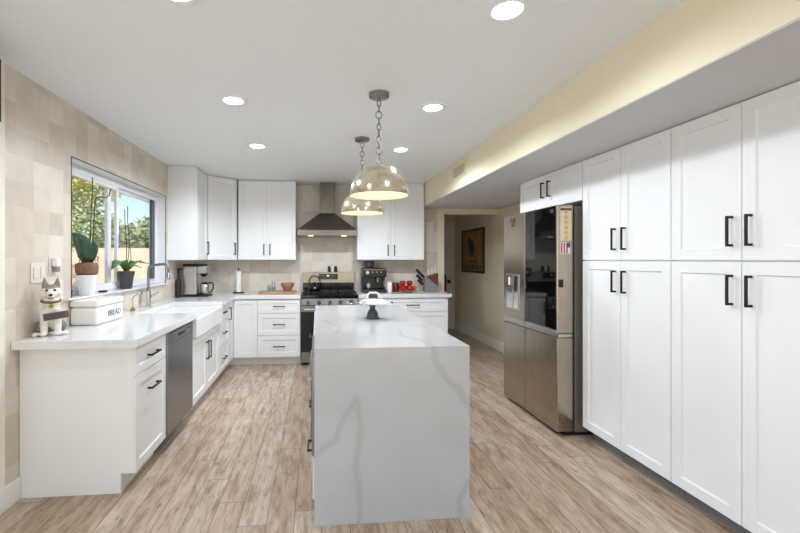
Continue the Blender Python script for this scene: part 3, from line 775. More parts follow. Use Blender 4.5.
# air vent on the soffit face
r = thing('air_vent', 'small white air vent on the yellow soffit face', 'vent', (sx, 4.24, 2.25))
m = MB(); X0, X1 = sx - .012, sx - .0003
m.box(X0, X1, 4.04, 4.065, 2.255, 2.405); m.box(X0, X1, 4.425, 4.45, 2.255, 2.405); m.box(X0, X1, 4.065, 4.425, 2.255, 2.275); m.box(X0, X1, 4.065, 4.425, 2.385, 2.405)
m.build('frame', 'yellow_paint', r, bevel=.002)
B(sx - .002, sx - .0003, 4.066, 4.424, 2.276, 2.384).build('backing', 'charcoal', r)
m = MB()
for i in range(3): m.box(X0 + .001, X1 - .003, 4.07 + .088 * (i + 1), 4.08 + .088 * (i + 1), 2.276, 2.384)
for i in range(14): m.box(X0 + .003, X1 - .003, 4.085 + i * .025, 4.092 + i * .025, 2.276, 2.384)
m.build('slats', 'hall_paint', r)

# pendants
def pendant():
    x, y, zr = .405, 2.645, 1.797; R_ = .193
    r = thing('pendant_lamp', 'nearer champagne mercury-glass dome pendant on a chain above the island', 'lamp', (x, y, zr), 'dome pendants over the island')
    n = 14
    HS = 1.07
    prof = [(R_ * math.cos(PI / 2 * i / n), HS * R_ * math.sin(PI / 2 * i / n)) for i in range(n)] + [(.016, HS * R_), ]
    pi = [(max(.0, a - .004) , b - .003) for a, b in prof[::-1]]; pi[-1] = (R_ - .004, 0)
    MB().lathe((x, y, zr), prof, 48, cap=False).build('shade', 'dome_glass', r, smooth=True)
    MB().lathe((x, y, zr), [(R_ - .0005, 0)] + [(R_ * .975 * math.cos(PI / 2 * i / n), HS * R_ * .975 * math.sin(PI / 2 * i / n)) for i in range(n)] + [(0, HS * R_ * .975)], 48, cap=False).build('lining', 'dome_lining', r, smooth=True)
    MB().lathe((x, y, zr), [(.020, HS * R_ - .004), (.020, HS * R_ + .008), (.008, HS * R_ + .012), (.008, HS * R_ + .035), (0, HS * R_ + .036)], 20).build('cap', 'nickel', r, smooth=True, angle=40)
    MB().lathe((x, y, ZC), [(.066, -.0003), (.066, -.022), (.058, -.027), (.012, -.028), (.010, -.045), (0, -.046)], 32).build('canopy', 'nickel', r, smooth=True, angle=35)
    m = MB(); z = zr + HS * R_ + .03; top = ZC - .042; nl = 10; L = (top - z) / nl
    for k in range(nl):
        big = k % 3 == 1; a, b = (.020 if big else .013), L * (.62 if big else .58)
        zc = z + L * (k + .5); q = []
        for t_ in range(16):
            an = 2 * PI * t_ / 16; u, w2 = a * math.cos(an), b * math.sin(an)
            q.append((x + (u if k % 2 else 0), y + (0 if k % 2 else u), zc + w2))
        m.tube(q, .0032, 6, closed=True)
    m.build('chain', 'chain_metal', r, smooth=True)
    MB().lathe((x, y, zr), [(.018, .200), (.018, .125), (0, .124)], 16).build('socket', 'nickel', r, smooth=True, angle=40)
    MB().ball((x, y, zr + .088), .034, seg=18).build('bulb', 'bulb', r, smooth=True)
    return r
p1 = pendant(); p2 = copy_tree(p1); p2.location = (.405, 3.635, 1.794); p2['label'] = 'farther champagne mercury-glass dome pendant, partly behind the nearer one'
# its chain is as long as the higher rim needs
for o in p2.children:
    if o.name.startswith('canopy') or o.name.startswith('chain'): o.location = (0, 0, .003)
for p_ in (p1, p2): lamp('POINT', 'pendant_lamp_light', p_.location + Vector((0, 0, .04)), 0.75, (1, .92, .78), shadow_soft_size=.03)

# ------------------------------------------------------------------ window sill plants
def pot(c, prof, seg=32): return MB().lathe(c, prof, seg)
SZ = 1.1155
r = thing('potted_orchid', 'orchid with broad dark leaves in a white pot on the window sill', 'plant', (-1.722, 3.245, SZ), 'window sill plants')
c_ = (-1.722, 3.245, SZ)
pot(c_, [(.050, 0), (.053, .004), (.073, .135), (.077, .137), (.077, .150), (.068, .150), (.064, .10), (0, .10)]).build('pot', 'white_ceramic', r, smooth=True, angle=40)
pot(c_, [(.062, .151), (.074, .165), (.077, .215), (.071, .235), (.05, .243), (0, .245)]).build('root_ball', 'terracotta', r, smooth=True)
m = MB(); b0 = Vector((-1.712, 3.245, SZ + .235))
UPV = Vector((.48, -.88, .1))
m.leaf(b0, [(b0, .012), (b0 + Vector((0, -.01, .05)), .036), (b0 + Vector((-.008, -.03, .11)), .054), (b0 + Vector((-.018, -.06, .165)), .052), (b0 + Vector((-.03, -.10, .205)), .04), (b0 + Vector((-.035, -.14, .22)), .004)], up=UPV)
m.leaf(b0, [(b0 + Vector((.01, .01, 0)), .010), (b0 + Vector((.02, .02, .05)), .022), (b0 + Vector((.025, .03, .10)), .028), (b0 + Vector((.03, .03, .14)), .022), (b0 + Vector((.03, .02, .17)), .004)], up=Vector((.48, -.88, -.2)))
m.leaf(b0, [(b0 + Vector((-.02, -.02, 0)), .010), (b0 + Vector((-.03, -.04, .06)), .03), (b0 + Vector((-.03, -.065, .12)), .036), (b0 + Vector((-.03, -.085, .17)), .026), (b0 + Vector((-.03, -.10, .20)), .004)], up=Vector((.8, -.5, .3)))
m.build('leaf', 'leaf_green', r, smooth=True)
m = MB()
m.tube([b0, b0 + Vector((0, .05, .1)), b0 + Vector((0, .075, .25)), b0 + Vector((0, .085, .42)), b0 + Vector((0, .10, .50)), b0 + Vector((.0, .16, .53)), b0 + Vector((0, .26, .535)), b0 + Vector((0, .31, .56)), b0 + Vector((0, .335, .62))], .0045, 6)
m.tube([b0, b0 + Vector((.0, .03, .2)), b0 + Vector((0, .04, .40)), b0 + Vector((0, .06, .58)), b0 + Vector((0, .055, .66))], .004, 6)
for k in range(9):
    a = k * 2.4; d = Vector((math.cos(a) * .6, math.sin(a), 0)); m.tube([b0 + d * .02, b0 + d * .06 + Z * .035, b0 + d * (.085) + Z * (.02 + .02 * (k % 3)), b0 + d * .10 + Z * (.055 * (k % 2))], .0028, 5)
m.build('stem', 'stem_brown', r, smooth=True)
r = thing('potted_orchid', 'small orchid with arching leaves in a charcoal pot on the window sill', 'plant', (-1.735, 3.91, SZ), 'window sill plants')
c_ = (-1.735, 3.91, SZ)
pot(c_, [(.046, 0), (.049, .004), (.064, .125), (.070, .13), (.070, .160), (.062, .160), (.058, .14), (0, .14)]).build('pot', 'charcoal', r, smooth=True, angle=40)
pot(c_, [(.059, .141), (.05, .152), (0, .155)]).build('bark', 'bark', r, smooth=True)
m = MB(); b0 = Vector((-1.735, 3.91, SZ + .148))
m.leaf(b0, [(b0, .012), (b0 + Vector((.0, -.06, .075)), .04), (b0 + Vector((.02, -.14, .105)), .052), (b0 + Vector((.03, -.23, .09)), .044), (b0 + Vector((.03, -.33, .035)), .004)])
m.leaf(b0, [(b0, .012), (b0 + Vector((.01, .07, .06)), .04), (b0 + Vector((.02, .14, .10)), .046), (b0 + Vector((.03, .26, .085)), .026), (b0 + Vector((.04, .42, .075)), .004)])
m.leaf(b0, [(b0, .012), (b0 + Vector((.04, 0, .05)), .03), (b0 + Vector((.07, .02, .06)), .03), (b0 + Vector((.12, .05, .04)), .004)])
m.build('leaf', 'leaf_pale', r, smooth=True)
m = MB()
m.tube([b0, b0 + Vector((0, .01, .25)), b0 + Vector((0, -.02, .43)), b0 + Vector((0, -.03, .57))], .004, 6)
m.tube([b0, b0 + Vector((0, .05, .16)), b0 + Vector((0, .06, .31)), b0 + Vector((0, .03, .47)), b0 + Vector((0, .03, .61))], .004, 6)
m.tube([b0, b0 + Vector((0, .10, .13)), b0 + Vector((0, .06, .31))], .0035, 6)
m.build('stem', 'stem_brown', r, smooth=True)
m = MB().lathe((-1.755, 3.075, SZ), [(.022, 0), (.024, .01), (.024, .045), (.012, .06), (.012, .075), (0, .076)], 16)
tag(m.build('small_bottle', 'dark_brown', smooth=True, angle=50), 'tiny dark bottle on the window sill left of the white pot', 'bottle')
m = MB().lathe((-1.75, 3.53, SZ), [(.03, 0), (.034, .008), (.03, .012), (0, .012)], 16)
tag(m.build('small_dish', 'black_matte', smooth=True, angle=50), 'tiny black dish on the sill between the two potted orchids', 'dish')

# ------------------------------------------------------------------ left worktop things
T = .9205
# husky statue
hx, hyy = -1.622, 2.665
hs = thing('dog_statue', 'sitting husky dog statue with a small wooden sign, at the near end of the worktop', 'statue', (hx, hyy, T))
m = MB(); D = Vector((.5, -.87, 0)).normalized(); S_ = Vector((.87, .5, 0)).normalized(); SC = .93
def hp(f, s_, z): return Vector((hx, hyy, T)) + (D * f + S_ * s_ + Z * z) * SC
def hb(f, s_, z, r_, sx_=1, sy_=1, sz_=1): m.ball(hp(f, s_, z), r_ * SC, sx_, sy_, sz_, 14)
hb(-.045, 0, .075, .066, 1, 1, .95); hb(-.02, 0, .12, .058, 1, 1, 1.1); hb(.005, 0, .17, .052, 1.02, 1, 1.15); hb(.012, 0, .215, .050, 1.05, 1, 1)   # body to neck
for k in (-1, 1):
    hb(-.035, .048 * k, .05, .042, .9, 1, 1)                                    # haunch
    m.tube([hp(.035, .034 * k, .17), hp(.042, .036 * k, .09), hp(.045, .036 * k, .015)], .02, 10, radii=[.026, .021, .018])
    hb(.062, .038 * k, .016, .021, 1, 1.25, .75)                               # front paw
    hb(.045, .078 * k, .014, .022, .9, 1.3, .65)                               # hind paw
    m.tube([hp(.0, .028 * k, .315), hp(-.002, .033 * k, .342), hp(-.002, .036 * k, .378)], .01, 8, radii=[.022, .015, .003])  # ear
m.tube([hp(-.085, .0, .03), hp(-.09, -.04, .028), hp(-.06, -.07, .03), hp(-.02, -.075, .035)], .02, 8, radii=[.024, .026, .024, .012])
hb(.012, 0, .285, .050, 1.05, 1, .95); hb(.02, -.026, .270, .032); hb(.02, .026, .270, .032)      # head and cheeks
m.tube([hp(.045, 0, .272), hp(.085, 0, .262)], .02, 10, radii=[.032, .021]); hb(.086, 0, .262, .02)
body = m.build('body', 'husky_coat', hs, smooth=True)
md = body.modifiers.new('skin', 'REMESH'); md.mode = 'VOXEL'; md.voxel_size = .0045; md.use_smooth_shade = True
md = body.modifiers.new('soft', 'SMOOTH'); md.iterations = 4; md.factor = .5
m = MB(); m.ball(hp(.103, 0, .268), .0095, 1.2, 1, .85, 12); m.build('nose', 'black_gloss', hs, smooth=True)
for k in (-1, 1):
    m = MB(); m.ball(hp(.060, .021 * k, .296), .0075, seg=10); m.build('eye', 'black_gloss', hs, smooth=True)
m = MB(); m.tube([hp(.086, -.018, .252), hp(.102, -.006, .246), hp(.102, .006, .246), hp(.086, .018, .252)], .0022, 6); m.build('mouth', 'black_matte', hs, smooth=True)
m = MB(); m.tube([hp(.012 + .051 * math.cos(a), .050 * math.sin(a), .226 - .008 * math.cos(a)) for a in [2 * PI * i / 20 for i in range(20)]], .0075, 8, closed=True); m.build('collar', 'collar', hs, smooth=True)
m = MB(); m.lathe(hp(.070, .004, .196), [(.014, .0), (.014, -.006), (0, -.0065)], 12, 1); m.build('tag', 'tag_gold', hs)
m = MB(); o_ = hp(.078, -.036, .102); U = (S_ + Z * .12).normalized(); V = (Z - S_ * .12).normalized()
m.obox(o_, U, V, D, 0, .125, 0, .042, 0, .010); sg = m.build('sign_board', 'sign_wood', hs, bevel=.002)
m = MB()
for v in (.012, .026): m.obox(o_, U, V, D, .02, .105, v, v + .003, .010, .0108)
m.build('carved_line', 'dark_brown', sg)

# bread bin
r = thing('bread_bin', 'white enamel bread bin lettered BREAD beside the dog statue', 'bread bin', (-1.605, 3.19, T))
bx0, bx1, by0, by1 = -1.708, -1.520, 3.0, 3.385
B(bx0, bx1, by0, by1, T, 1.045).build('body', 'white_enamel', r, bevel=.022, seg=4)
lid = B(bx0 - .003, bx1 + .003, by0 - .003, by1 + .003, 1.046, 1.098).build('lid', 'white_enamel', r, bevel=.020, seg=4)
text_mesh('BREAD', .062, 'lettering', 'ink', [o for o in r.children if o.name.startswith('body')][0], Matrix.Translation((bx1 + .0006, 3.235, .985)) @ Rm((0, 1, 0), (0, 0, 1)))
# switch plate and plug-in
r = thing('switch_plate', 'white two-gang light switch plate on the tiled wall left of the window', 'switch', (XL, 2.687, 1.235))
B(XL + .0003, XL + .007, 2.620, 2.755, 1.237, 1.362).build('plate', 'plate_beige', r, bevel=.003)
for y in (2.655, 2.72): B(XL + .0072, XL + .012, y - .017, y + .017, 1.265, 1.335).build('rocker', 'plate_beige', r, bevel=.002)
r = thing('plug_in_freshener', 'small white plug-in air freshener above the dog statue', 'air freshener', (XL + .03, 2.83, 1.305))
B(XL + .0003, XL + .006, 2.788, 2.872, 1.285, 1.40).build('outlet_plate', 'plate_beige', r, bevel=.002)
B(XL + .0062, XL + .045, 2.805, 2.855, 1.335, 1.395).build('housing', 'white_enamel', r, bevel=.01, seg=3)
B(XL + .0062, XL + .038, 2.810, 2.850, 1.300, 1.333).build('bottle', 'block_grey', r, bevel=.006)
# faucet
r = thing('faucet', 'chrome pull-down faucet with a square arch over the sink', 'faucet', (-1.63, 4.136, T))
fx_, fy_ = -1.63, 4.136
MB().lathe((fx_, fy_, T), [(.030, 0), (.030, .012), (.022, .016), (.022, .16), (.016, .165), (0, .166)], 20).build('base', 'chrome', r, smooth=True, angle=40)
arc = [(fx_, fy_, T + .16), (fx_, fy_, 1.27), (fx_ + .008, fy_, 1.305), (fx_ + .03, fy_, 1.325), (fx_ + .15, fy_, 1.335), (fx_ + .175, fy_, 1.325), (fx_ + .185, fy_, 1.30), (fx_ + .187, fy_, 1.26)]
MB().tube(arc, .0125, 12).build('spout', 'nickel', r, smooth=True)
MB().tube([(fx_ + .187, fy_, 1.26), (fx_ + .188, fy_, 1.20), (fx_ + .188, fy_, 1.18)], .017, 12).build('spray_head', 'chrome', r, smooth=True)
MB().tube([(fx_ + .02, fy_, 1.02), (fx_ + .055, fy_, 1.035), (fx_ + .11, fy_, 1.075)], .009, 10, radii=[.013, .009, .007]).build('lever', 'chrome', r, smooth=True)
r = thing('soap_dispenser', 'small curved chrome soap dispenser on the worktop left of the faucet', 'soap dispenser', (-1.64, 3.82, T))
MB().lathe((-1.64, 3.82, T), [(.020, 0), (.020, .022), (.010, .03), (.007, .034), (0, .035)], 14).build('base', 'tag_gold', r, smooth=True, angle=40)
MB().tube([(-1.64, 3.82, T + .03), (-1.64, 3.82, T + .09), (-1.635, 3.825, T + .125), (-1.61, 3.85, T + .15), (-1.58, 3.88, T + .155)], .006, 8).build('spout', 'chrome', r, smooth=True)
# coffee maker
r = thing('coffee_maker', 'stainless coffee maker with a steel carafe in the worktop corner', 'coffee maker', (-1.5, 5.32, T))
B(-1.655, -1.345, 5.20, 5.44, T, .940).build('base', 'black_matte', r, bevel=.006)
B(-1.650, -1.478, 5.205, 5.435, .941, 1.30).build('column', 'steel_light', r, bevel=.018, seg=3)
B(-1.479, -1.360, 5.215, 5.425, 1.205, 1.30).build('brew_head', 'steel_light', r, bevel=.012, seg=3)
B(-1.650, -1.40, 5.22, 5.42, 1.301, 1.325).build('lid', 'black_matte', r, bevel=.008)
MB().lathe((-1.42, 5.32, 1.165), [(.02, 0), (.045, .03), (.05, .039), (0, .0395)], 18).build('filter_basket', 'black_matte', r, smooth=True, angle=40)
cr = MB().lathe((-1.413, 5.32, .941), [(.052, 0), (.058, .01), (.058, .09), (.046, .125), (.042, .13), (0, .131)], 24).build('carafe', 'steel_light', r, smooth=True, angle=50)
MB().lathe((-1.413, 5.32, 1.073), [(.044, 0), (.046, .012), (.02, .022), (0, .023)], 20).build('carafe_lid', 'black_matte', cr, smooth=True, angle=40)
MB().tube([(-1.360, 5.30, 1.085), (-1.318, 5.295, 1.092), (-1.300, 5.292, 1.07), (-1.302, 5.292, 1.02), (-1.325, 5.295, .975), (-1.355, 5.30, .962)], .0085, 8).build('handle', 'black_matte', cr, smooth=True)
r = thing('soap_bottle', 'dark brown pump bottle in the corner left of the coffee maker', 'bottle', (-1.672, 5.13, T))
MB().lathe((-1.672, 5.13, T), [(.03, 0), (.033, .01), (.033, .19), (.015, .24), (.013, .29), (0, .291)], 18).build('body', 'dark_brown', r, smooth=True, angle=50)
m = MB(); m.cyl((-1.672, 5.13, 1.212), .013, .05, 12); m.box(-1.692, -1.625, 5.122, 5.138, 1.258, 1.272); m.build('pump', 'black_matte', r)
# paper towel roll
r = thing('paper_towel_holder', 'white paper towel roll on a dark stand on the back worktop', 'paper towel', (-1.075, 5.76, T))
MB().lathe((-1.075, 5.76, T), [(.078, 0), (.078, .010), (.07, .014), (0, .014)], 24).build('base', 'dark_brown', r, smooth=True, angle=40)
MB().lathe((-1.075, 5.76, .935), [(.036, 0), (.036, .285), (.02, .285), (.02, .02), (0, .02)], 24).build('roll', 'paper', r, smooth=True, angle=40)
MB().lathe((-1.075, 5.76, .956), [(.006, 0), (.006, .285), (.011, .29), (.011, .305), (0, .306)], 12).build('rod', 'dark_brown', r, smooth=True, angle=40)
# board with bowl and glasses
tag(B(-.79, -.285, 5.60, 5.84, T, .945).build('cutting_board', 'board_wood', bevel=.006), 'wooden board on the worktop left of the range', 'cutting board')
m = MB().lathe((-.405, 5.72, .9455), [(.045, 0), (.05, .012), (.088, .075), (.094, .112), (.089, .112), (.08, .07), (.04, .02), (0, .018)], 26)
tag(m.build('bowl', 'copper_bowl', smooth=True), 'brown bowl standing on the wooden board', 'bowl')
for x, y, h, lb in ((-.655, 5.70, .085, 'leftmost small clear glass jar on the wooden board'), (-.60, 5.75, .125, 'tallest clear glass jar, beside the bowl on the wooden board')):
    rr = thing('glass_jar', lb, 'jar', (x, y, .9455), 'glass jars on the board')
    MB().lathe((x, y, .9455), [(.026, 0), (.028, .006), (.028, h - .02), (.022, h), (.020, h), (.025, h - .022), (.025, .008), (0, .007)], 18).build('glass', 'clear_glass', rr, smooth=True, angle=50)
    MB().lathe((x, y, .953), [(.023, 0), (.023, h * .4), (0, h * .4)], 16).build('filling', 'blue_glass', rr, smooth=True, angle=40)
    if h > .1: MB().lathe((x, y, .9455 + h), [(.024, .0005), (.024, .014), (0, .015)], 16).build('lid', 'steel_light', rr, smooth=True, angle=40)

# ------------------------------------------------------------------ right back worktop things
r = thing('espresso_machine', 'black espresso machine with a bean hopper right of the range', 'espresso machine', (.80, 5.75, T))
B(.636, .968, 5.60, 5.90, T, .965).build('drip_tray', 'espresso_black', r, bevel=.006)
B(.636, .968, 5.745, 5.90, .966, 1.262).build('body', 'espresso_black', r, bevel=.01)
hd_ = B(.636, .968, 5.61, 5.744, 1.135, 1.262).build('brew_head', 'espresso_black', r, bevel=.01)
m = MB(); m.cyl((.70, 5.6085, 1.20), .022, -.004, 18, 1); m.build('gauge', 'steel_light', hd_)
for x in (.77, .83, .89): MB().cyl((x, 5.6085, 1.205), .011, -.005, 14, 1).build('button', 'steel', hd_)
B(.65, .955, 5.6075, 5.6095, 1.235, 1.245).build('trim_band', 'copper_bowl', hd_)
MB().lathe((.855, 5.675, 1.07), [(.034, 0), (.034, .045), (.03, .06), (0, .0645)], 20).build('group_head', 'steel', r, smooth=True, angle=40)
MB().tube([(.855, 5.645, 1.10), (.855, 5.56, 1.095)], .011, 10).build('portafilter_handle', 'black_matte', r, smooth=True)
MB().lathe((.72, 5.68, .966), [(.03, 0), (.04, .01), (.042, .05), (.035, .085), (.038, .09), (0, .0905)], 20).build('milk_pitcher', 'steel_light', r, smooth=True, angle=50)
MB().tube([(.935, 5.68, 1.134), (.938, 5.66, 1.06), (.94, 5.64, 1.0)], .006, 8).build('steam_wand', 'steel_light', r, smooth=True)
MB().lathe((.745, 5.80, 1.2625), [(.055, 0), (.07, .035), (.072, .085), (.066, .095), (0, .096)], 24).build('bean_hopper', 'charcoal', r, smooth=True, angle=50)
m = MB().lathe((.868, 5.80, 1.2625), [(.026, 0), (.03, .01), (.032, .07), (.028, .07), (.024, .01), (0, .008)], 18)
tag(m.build('small_cup', 'clear_glass', smooth=True, angle=50), 'small glass cup on top of the espresso machine', 'cup')
m = MB().lathe((1.022, 5.68, T), [(.032, 0), (.036, .01), (.036, .11), (.028, .14), (.024, .145), (0, .146)], 20)
tag(m.build('canister', 'paper', smooth=True, angle=40), 'white canister between the espresso machine and the fruit', 'canister')
# red tin and fruit bowl
m = MB().lathe((1.125, 5.78, T), [(.052, 0), (.055, .006), (.055, .115), (.05, .125), (0, .126)], 24)
tag(m.build('red_tin', 'dark_red', smooth=True, angle=40), 'dark red tin behind the fruit on the back worktop', 'tin')
m = MB().lathe((1.275, 5.68, T), [(.065, 0), (.07, .006), (.125, .022), (.128, .028), (.12, .028), (.065, .012), (0, .011)], 30)
tag(m.build('fruit_plate', 'copper_bowl', smooth=True), 'shallow brown plate under the red fruit', 'plate')
def apple(c, R_, mat, lb):
    rr = thing('apple', lb, 'fruit', c, 'fruit on the brown plate')
    n = 12; prof = []
    for i in range(n + 1):
        a = -PI / 2 + PI * i / n; q = math.cos(a) * (1.05 - .1 * math.sin(a) * -1); prof.append((max(0, R_ * q), R_ + R_ * math.sin(a) * (.92 if abs(math.sin(a)) < .95 else .80)))
    MB().lathe(c, prof, 20).build('flesh', mat, rr, smooth=True)
    MB().tube([(c[0], c[1], c[2] + 1.76 * R_), (c[0] + .004, c[1], c[2] + 2.05 * R_)], .002, 5).build('stalk', 'stem_brown', rr)
ap = [(1.205, 5.63, .9345, .045, 'apple_red', 'red apple at the front left of the fruit plate'), (1.303, 5.615, .9345, .045, 'apple_red', 'red apple at the front middle of the fruit plate'),
      (1.376, 5.69, .945, .036, 'apple_gold', 'golden apple at the right end of the fruit plate'), (1.215, 5.74, .940, .044, 'apple_red', 'red apple at the back left of the fruit plate'),
      (1.312, 5.755, .942, .042, 'apple_red', 'red apple at the back right of the fruit plate'), (1.205, 5.685, 1.006, .042, 'apple_red', 'red apple on top of the fruit, left of two'), (1.308, 5.685, 1.008, .042, 'apple_red', 'red apple on top of the fruit, right of two')]
for x, y, z, R_, mt, lb in ap: apple((x, y, z), R_, mt, lb)
# knife block and knives
r = thing('knife_block', 'grey knife block with a dark wooden wedge at the end of the back worktop', 'knife block', (1.63, 5.78, T))
MB().prism([(1.540, T), (1.735, T), (1.735, .995), (1.575, 1.135), (1.540, 1.10)], 1, 5.72, 5.84).build('body', 'block_grey', r, bevel=.003)
MB().prism([(1.582, 1.1362), (1.735, 1.0015), (1.735, 1.185)], 1, 5.722, 5.838).build('wedge', 'wood_wedge', r, bevel=.002)
U = Vector((-.70, 0, .71))
for i, (x, z, y, L, lb) in enumerate(((1.545, 1.112, 5.745, .18, 'black-handled knife slanting out of the knife block, topmost of three'), (1.532, 1.062, 5.785, .14, 'black-handled knife slanting out of the knife block, middle of three'), (1.532, 1.005, 5.75, .12, 'black-handled knife slanting out of the knife block, lowest of three'))):
    rr = thing('kitchen_knife', lb, 'knife', (x, y, z), 'knives in the knife block')
    o_ = Vector((x, y, z)); V = Vector((0, 1, 0)); Nn = U.cross(V)
    MB().obox(o_, U, V, Nn, .018, L, -.012, .012, -.020, .020).build('handle', 'black_matte', rr, bevel=.004)
    MB().obox(o_, U, V, Nn, .002, .0175, -.006, .006, -.010, .010).build('bolster', 'steel_light', rr)
for i, x in enumerate((1.612, 1.66, 1.706)):
    zt = 1.185 - (1.735 - x) * .32 + .004
    rr = thing('steak_knife', ('white-handled knife upright in the knife block wedge, ' + ('leftmost of three', 'middle of three', 'rightmost of three')[i]), 'knife', (x, 5.78, zt), 'knives in the knife block')
    MB().tube([(x, 5.78, zt), (x, 5.78, zt + .10)], .009, 10).build('handle', 'white_ceramic', rr, smooth=True, angle=40)
    MB().ball((x, 5.78, zt + .104), .0095, 1, 1, .6, 10).build('end_cap', 'steel', rr, smooth=True)

# ------------------------------------------------------------------ cake stand on the island
px_, py_ = .434, 3.167
r = thing('cake_stand', 'white marble cake stand on a black turned pedestal on the island', 'cake stand', (px_, py_, T))
MB().lathe((px_, py_, T), [(.056, 0), (.056, .010), (.044, .016), (.042, .040), (.034, .058), (.026, .070), (.020, .078), (.022, .090), (.028, .105), (.028, .112), (0, .1125)], 32).build('pedestal', 'slate_wood', r, smooth=True, angle=35)
MB().lathe((px_ + .022, py_, 1.0335), [(.100, 0), (.113, .005), (.116, .013), (.111, .020), (0, .020)], 40).build('plate', 'white_ceramic', r, smooth=True, angle=40)
kn = MB().tube([(px_ + .1405, py_, 1.0435), (px_ + .150, py_, 1.0435)], .004, 8).build('knob_stem', 'steel', r)
MB().ball((px_ + .155, py_, 1.0435), .008, seg=12).build('knob', 'black_gloss', kn, smooth=True)
r = thing('butter_dish', 'white lidded dish with an arched handle on the cake stand', 'dish', (px_ + .01, py_, 1.054))
m = MB(); m.lathe((px_ + .012, py_, 1.054), [(.085, 0), (.088, .006), (.076, .014), (.05, .019), (0, .020)], 32); m.build('lid', 'white_ceramic', r, smooth=True, angle=50)
MB().tube([(px_ - .038, py_, 1.072), (px_ - .040, py_, 1.10), (px_ - .022, py_, 1.122), (px_ + .028, py_, 1.122), (px_ + .052, py_, 1.110), (px_ + .070, py_, 1.068)], .008, 10).build('handle', 'white_ceramic', r, smooth=True)
MB().prism([(px_ - .034, 1.079), (px_ + .045, 1.077), (px_ + .040, 1.104), (px_ + .025, 1.112), (px_ - .02, 1.112), (px_ - .034, 1.10)], 1, py_ + .008, py_ + .020).build('backplate', 'charcoal', r)
r = thing('cake_server', 'silver server laid across the cake stand, its bowl toward the range', 'cake server', (px_ - .1, py_ - .03, 1.055))
m = MB(); m.tube([(px_ - .055, py_ - .085, 1.0575), (px_ - .11, py_ - .085, 1.058), (px_ - .145, py_ - .083, 1.052)], .004, 8); m.build('handle', 'chrome', r, smooth=True)
m = MB(); m.ball((px_ - .178, py_ - .083, 1.048), .022, 1, .62, .28, 14); m.build('bowl', 'chrome', r, smooth=True)
# ------------------------------------------------------------------ hallway poster, dark panel at the left edge
r = thing('framed_poster', 'brown vintage poster in a dark frame on the hallway wall', 'picture', (XR, 6.98, 1.15))
X0 = XR - .030; pa, pb, za, zb = 6.476, 7.489, 1.152, 1.918; t = .035
m = MB(); m.box(X0, XR - .0005, pa, pa + t, za, zb); m.box(X0, XR - .0005, pb - t, pb, za, zb); m.box(X0, XR - .0005, pa + t, pb - t, za, za + t); m.box(X0, XR - .0005, pa + t, pb - t, zb - t, zb)
m.build('frame', 'frame_dark', r, bevel=.003)
ps = B(XR - .014, XR - .002, pa + t, pb - t, za + t, zb - t).build('print', 'poster', r)
m = MB(); m.prism([(7.14, 1.80), (7.20, 1.74), (7.16, 1.62), (7.06, 1.46), (6.98, 1.42), (6.90, 1.50), (6.88, 1.60), (6.96, 1.70), (7.06, 1.74)], 0, XR - .0155, XR - .0142); m.build('printed_figure', 'dark_brown', ps)
m = MB()
for i in range(7): m.box(XR - .0155, XR - .0142, 6.60 + i * .115, 6.66 + i * .115, 1.21, 1.29)
m.box(XR - .0155, XR - .0142, 6.75, 7.22, 1.335, 1.355)
m.build('printed_bars', 'dark_brown', ps)
tag(B(XL + .003, XL + .028, 1.75, 2.358, 2.12, 2.455).build('wall_panel', 'dark_brown', bevel=.002), 'dark brown wall panel up at the ceiling beside the end of the tiles', 'panel')

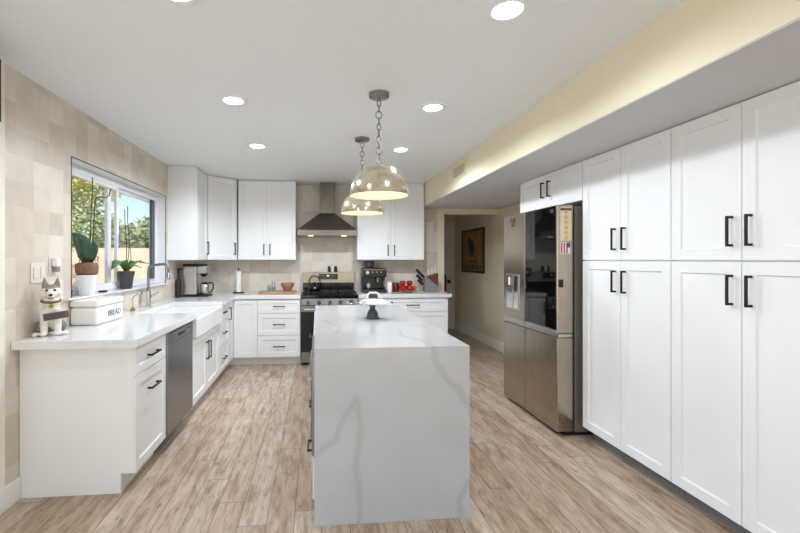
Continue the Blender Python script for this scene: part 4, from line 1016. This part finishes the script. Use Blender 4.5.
# ------------------------------------------------------------------ outside
struct(B(-40, XO - .02, -10, 45, -.25, -.10).build('ground', 'yard_gravel'))
struct(B(-30, XO - .3, 17.5, 17.75, -.10, 1.85).build('wall_garden', 'fence_tan'))
def tree(name, label, base, height, crown_z, rad, n, mat, lsz, sq=(1, 1, .8), lean=(0, 0)):
    r = thing(name, label, 'tree', base, 'trees outside the window')
    bx_, by_, bz_ = base
    MB().tube([(bx_, by_, bz_), (bx_ + lean[0] * .4, by_ + lean[1] * .4, bz_ + height * .35), (bx_ + lean[0], by_ + lean[1], bz_ + height * .75)], .1, 8, radii=[rad * .09, rad * .07, rad * .03]).build('trunk', 'trunk_brown', r, smooth=True)
    m = MB(); rnd = random.Random(label)
    for i in range(n):
        v = Vector((rnd.gauss(0, 1), rnd.gauss(0, 1), rnd.gauss(0, 1))).normalized() * rad * rnd.uniform(.25, 1) ** .6
        c = Vector((bx_ + lean[0] + v.x * sq[0], by_ + lean[1] + v.y * sq[1], crown_z + v.z * sq[2]))
        a = Vector((rnd.gauss(0, 1), rnd.gauss(0, 1), rnd.gauss(0, .6))).normalized(); b = a.orthogonal().normalized() ; l = lsz * rnd.uniform(.6, 1.4)
        q = [c - a * l, c + b * l * .4, c + a * l, c - b * l * .4]
        m.b.faces.new([m.b.verts.new(p) for p in q])
    o = m.build('foliage', mat, r)
    o['kind'] = 'stuff'
tree('shade_tree', 'near tree whose yellow-green crown fills the top left of the window', (-6.2, 10.2, -.1), 4.0, 3.40, 1.55, 4200, 'tree_yellow', .08, (1, 1, .62), (.1, -.1))
tree('garden_shrub', 'pale yellow shrub at the left of the window view before the garden wall', (-9.6, 15.0, -.1), 2.6, 2.3, 1.2, 2200, 'tree_yellow', .09, (1.0, 1.0, 1.1))
tree('garden_tree', 'green bushy tree behind the garden wall, left of the window mullion', (-11.2, 21.5, -.1), 3.4, 2.7, 1.6, 1500, 'tree_green', .15)
tree('garden_tree', 'green bushy tree behind the garden wall, just right of the window mullion', (-8.0, 21.0, -.1), 3.4, 2.4, 1.4, 1400, 'tree_green', .15)
tree('garden_tree', 'darker loose tree behind the garden wall, at the right end of the window view', (-6.2, 24.5, -.1), 4.0, 3.0, 1.65, 1300, 'tree_dark', .16, (.9, .9, .9))
tree('garden_tree', 'large green tree behind the garden wall at the left end of the window view', (-14.6, 21.8, -.1), 4.4, 3.0, 1.75, 1500, 'tree_green', .17)
r = thing('neighbour_house', 'distant house with a low grey roof showing above the garden wall', 'house', (-11.5, 28, -.1))
B(-14.0, -9.4, 26.5, 31, -.1, 2.5).build('wall', 'fence_tan', r)
MB().prism([(-14.3, 2.5), (-9.1, 2.5), (-11.7, 3.5)], 1, 26.1, 31.4).build('roof', 'roof_grey', r)
